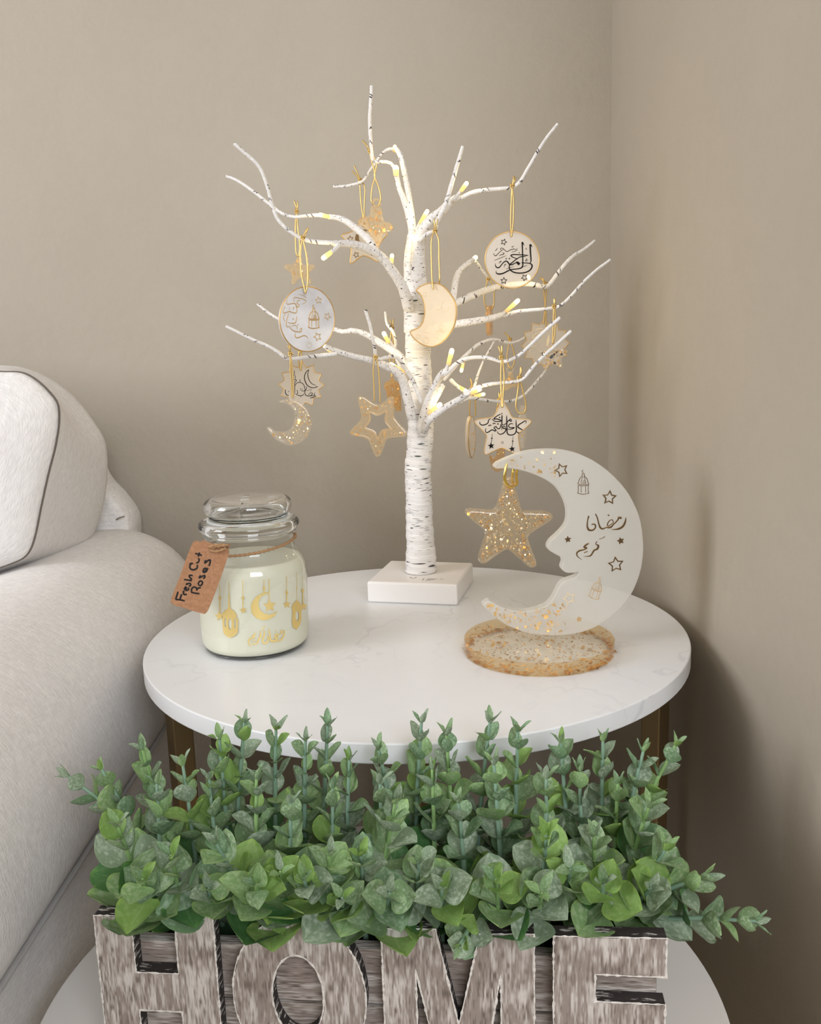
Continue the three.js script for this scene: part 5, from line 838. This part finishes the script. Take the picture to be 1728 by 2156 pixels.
function leafGeo(ratio, point, cup, curl, seed) {
  const R = rng(seed), nu = 6, nv = 9, pos = [], idx = [], uv = [], w1 = R() * 6, w2 = R() * 6;
  for (let j = 0; j <= nv; j++) { const v = j / nv, w = ratio / 2 * Math.pow(Math.sin(Math.PI * Math.pow(clamp(v, 0.004, 0.996), point)), 0.62) ;
    for (let i = 0; i <= nu; i++) { const s = i / nu * 2 - 1, y = v; pos.push(s * w + 0.02 * Math.sin(w1 + v * 4), y + 0.05, cup * s * s * w * 1.1 + curl * (v * v - v * 0.25) + 0.035 * Math.sin(w2 + v * 7) * s * Math.abs(s)); uv.push(0.5 + s * 0.48, v); } }
  pos.push(-0.012, 0, 0, 0.012, 0, 0); uv.push(0.48, 0, 0.52, 0);
  const w = nu + 1; for (let j = 0; j < nv; j++) for (let i = 0; i < nu; i++) { const a = j * w + i, b = a + 1, c = a + w, d = c + 1; idx.push(a, b, c, b, d, c); }
  const q = pos.length / 3; idx.push(q - 2, q - 1, 3, q - 2, 3, 2, q - 1, 4, 3);
  return meshFrom(pos, idx, uv);
}
const ROUND = [leafGeo(0.96, 0.85, 0.42, 0.16, 1), leafGeo(1.02, 0.9, 0.3, -0.1, 2), leafGeo(0.9, 0.8, 0.5, 0.05, 3), leafGeo(0.98, 0.95, 0.25, 0.24, 4)];
const OVAL = [leafGeo(0.66, 0.72, 0.4, 0.12, 5), leafGeo(0.72, 0.74, 0.3, -0.12, 6), leafGeo(0.6, 0.7, 0.5, 0.2, 7)];
const NARROW = [leafGeo(0.40, 0.66, 0.5, 0.1, 8), leafGeo(0.46, 0.68, 0.4, -0.1, 9)];
const plant = thing('eucalyptus_plant', 'dense artificial eucalyptus sprigs with round grey-green leaves filling the wooden planter', 'plant', planter.localToWorld(V((BX0 + BX1) / 2, boxTop - 0.022, -LT - BD / 2)));
const inv = planter.matrixWorld.clone().invert();
function sprig(tipX, tipY, tipZ, baseX, baseZ, { size = 1, mood = 0, bow = 0.5, seed = 1, pairs = 0, big = 0.033, t0 = 0, droop = false } = {}) {
  const R = rng(seed * 977 + 13), tip = at(tipX, tipY, tipZ), b = at(baseX, 1975, baseZ), loc = b.clone().applyMatrix4(inv);
  loc.x = clamp(loc.x, BX0 + 0.016, BX1 - 0.016); loc.z = clamp(loc.z, -LT - BD + 0.018, -LT - BT - 0.008); loc.y = boxTop - 0.024;
  const base = planter.localToWorld(loc.clone()), d = tip.clone().sub(base), len = d.length();
  const c = new THREE.CatmullRomCurve3([base, base.clone().addScaledVector(d, 0.33).add(V(-d.x * 0.22 * bow, len * 0.10 * bow, -d.z * 0.25 * bow)), base.clone().addScaledVector(d, 0.68).add(V(-d.x * 0.16 * bow, len * 0.09 * bow, -d.z * 0.16 * bow)), tip]);
  const stem = part('sprig', limb(c.getPoints(8), [0.0024, 0.0019, 0.0012], { seg: 7, n: 22 }), R() < 0.3 || mood > 0.6 ? stemMat2 : stemMat, plant, { world: true });
  const L0 = c.getLength(), n = pairs || Math.round(clamp(L0 / 0.019, 4, 8));
  let az = R() * 6.3;
  for (let i = 0; i <= n; i++) {
    const t = lerp(Math.max(tipZ > -0.605 ? 0.26 : 0.12, t0, 0.022 / L0), 0.995, Math.pow(i / n, 0.9)), p = c.getPointAt(t), tg = c.getTangentAt(t), k = i / n;
    const s = big * size * (tipZ > -0.605 ? 1.22 : 1) * (k < 0.5 ? lerp(1, 0.70, k * 2) : lerp(0.70, 0.40, (k - 0.5) * 2)) * lerp(0.88, 1.12, R());
    az += Math.PI / 2 + (R() - 0.5) * 0.7;
    const ref = Math.abs(tg.y) < 0.9 ? V(0, 1, 0) : V(1, 0, 0), e1 = ref.clone().cross(tg).normalize(), e2 = tg.clone().cross(e1);
    for (let h = 0; h < (i === n ? 3 : 2); h++) {
      const a = az + h * (i === n ? 2.1 : Math.PI) + (R() - 0.5) * 0.3, rad = e1.clone().multiplyScalar(Math.cos(a)).addScaledVector(e2, Math.sin(a));
      const el = lerp(0.25, 1.05, k) + (R() - 0.5) * 0.55, dir = rad.clone().multiplyScalar(Math.cos(el)).addScaledVector(tg, Math.sin(el)).normalize(), nor = tg.clone().multiplyScalar(Math.cos(el)).addScaledVector(rad, -Math.sin(el)).normalize();
      const x = dir.clone().cross(nor), q = new THREE.Quaternion().setFromRotationMatrix(new THREE.Matrix4().makeBasis(x, dir, nor));
      q.multiply(new THREE.Quaternion().setFromAxisAngle(V(0, 1, 0), (R() - 0.5) * 0.5));
      const set = k < 0.62 ? ROUND : k < 0.9 ? (R() < 0.5 ? ROUND : OVAL) : NARROW, r = R();
      const mi = r < 0.10 + mood * 0.22 ? 3 : r < 0.30 + mood * 0.3 ? 2 : k < 0.35 && r > 0.72 ? 4 : [0, 1, 5, 0, 5][Math.floor(R() * 5)];
      const end = p.clone().addScaledVector(dir, s).applyMatrix4(inv);
      if (!droop && end.z > -LT - 0.012 && end.y < letterTop - 0.012) continue;
      const leaf = new THREE.Mesh(set[Math.floor(R() * set.length)], LEAF[mi]); leaf.name = 'leaf'; leaf.castShadow = leaf.receiveShadow = true;
      leaf.position.copy(p).addScaledVector(rad, 0.001).sub(plant.position); leaf.quaternion.copy(q); leaf.scale.setScalar(s * (i === n ? 0.9 : 1)); stem.add(leaf);
    }
  }
}
[
  // back row
  [515, 1520, -0.658, 505, -0.67, { mood: 0.2 }], [581, 1535, -0.655, 590, -0.68, {}], [690, 1527, -0.658, 690, -0.68, {}], [643, 1558, -0.650, 650, -0.675, { size: 0.85 }], [797, 1577, -0.650, 850, -0.67, {}], [887, 1521, -0.658, 880, -0.68, {}],
  [940, 1547, -0.650, 960, -0.67, {}], [1031, 1520, -0.658, 1005, -0.68, {}], [1090, 1540, -0.650, 1085, -0.67, {}], [1180, 1563, -0.650, 1195, -0.67, { mood: 0.3 }], [1269, 1560, -0.658, 1255, -0.68, { mood: 0.6 }], [1354, 1582, -0.650, 1325, -0.67, {}], [1422, 1569, -0.650, 1360, -0.66, { mood: 0.2 }],
  [300, 1578, -0.650, 350, -0.67, {}], [385, 1612, -0.65, 430, -0.64, { mood: 0.2 }], [462, 1556, -0.650, 495, -0.67, { mood: 0.6 }], [145, 1635, -0.66, 300, -0.65, { mood: 0.3, bow: 0.9 }], [214, 1620, -0.67, 290, -0.65, { mood: 0.5 }],
  // middle
  [330, 1650, -0.64, 350, -0.63, {}], [440, 1640, -0.65, 470, -0.64, {}], [540, 1640, -0.64, 545, -0.63, {}], [735, 1600, -0.66, 735, -0.65, {}], [612, 1690, -0.62, 615, -0.62, {}], [700, 1660, -0.64, 705, -0.63, {}], [910, 1620, -0.65, 920, -0.63, {}], [1040, 1610, -0.64, 1060, -0.63, {}], [1150, 1640, -0.63, 1150, -0.62, { mood: 0.5 }], [1220, 1625, -0.64, 1225, -0.63, {}], [1300, 1650, -0.64, 1290, -0.63, {}], [800, 1650, -0.64, 810, -0.63, {}], [965, 1690, -0.61, 985, -0.61, {}],
  // front, leaning towards the room
  [248, 1740, -0.58, 300, -0.60, { mood: 0.4 }], [455, 1775, -0.57, 530, -0.60, { mood: 0.5 }], [694, 1800, -0.56, 690, -0.60, { mood: 0.9 }], [832, 1690, -0.58, 800, -0.61, {}], [880, 1815, -0.55, 880, -0.59, { mood: 0.3 }], [760, 1800, -0.56, 770, -0.60, {}], [1045, 1850, -0.55, 1050, -0.59, { mood: 0.8 }], [968, 1990, -0.535, 1010, -0.585, { mood: 0.5, bow: 1.6, size: 0.62, droop: true, t0: 0.45 }], [1150, 1760, -0.57, 1140, -0.60, { mood: 0.4 }], [1250, 1760, -0.58, 1250, -0.60, {}], [1365, 1700, -0.60, 1320, -0.62, { mood: 0.4 }],
  [1400, 1790, -0.58, 1340, -0.60, {}], [1475, 1850, -0.57, 1350, -0.60, { bow: 0.8 }], [1590, 1940, -0.56, 1380, -0.60, { bow: 0.7, size: 0.8 }], [590, 1835, -0.56, 590, -0.59, { mood: 0.7, size: 1.1 }], [360, 1800, -0.57, 380, -0.60, {}], [300, 1850, -0.55, 300, -0.59, { mood: 0.4, size: 1.15 }],
  [540, 1860, -0.55, 530, -0.59, { mood: 0.6, size: 1.15 }], [640, 1850, -0.55, 660, -0.595, { mood: 0.5, size: 1.1 }], [820, 1880, -0.545, 810, -0.59, { size: 1.1 }], [1140, 1880, -0.55, 1130, -0.59, { mood: 0.5, size: 1.1 }], [1270, 1860, -0.555, 1260, -0.59, { size: 1.1 }], [1370, 1870, -0.56, 1350, -0.60, { size: 1.1 }], [930, 1870, -0.55, 930, -0.59, { size: 1.1 }], [1200, 1830, -0.56, 1190, -0.60, { size: 1.1 }], [440, 1870, -0.56, 440, -0.60, { size: 1.05 }], [720, 1890, -0.55, 720, -0.59, { size: 1.05 }],
].forEach((a, i) => sprig(a[0], a[1], a[2], a[3], a[4], { seed: i + 1, ...a[5] }));

renderer.render(scene, camera);
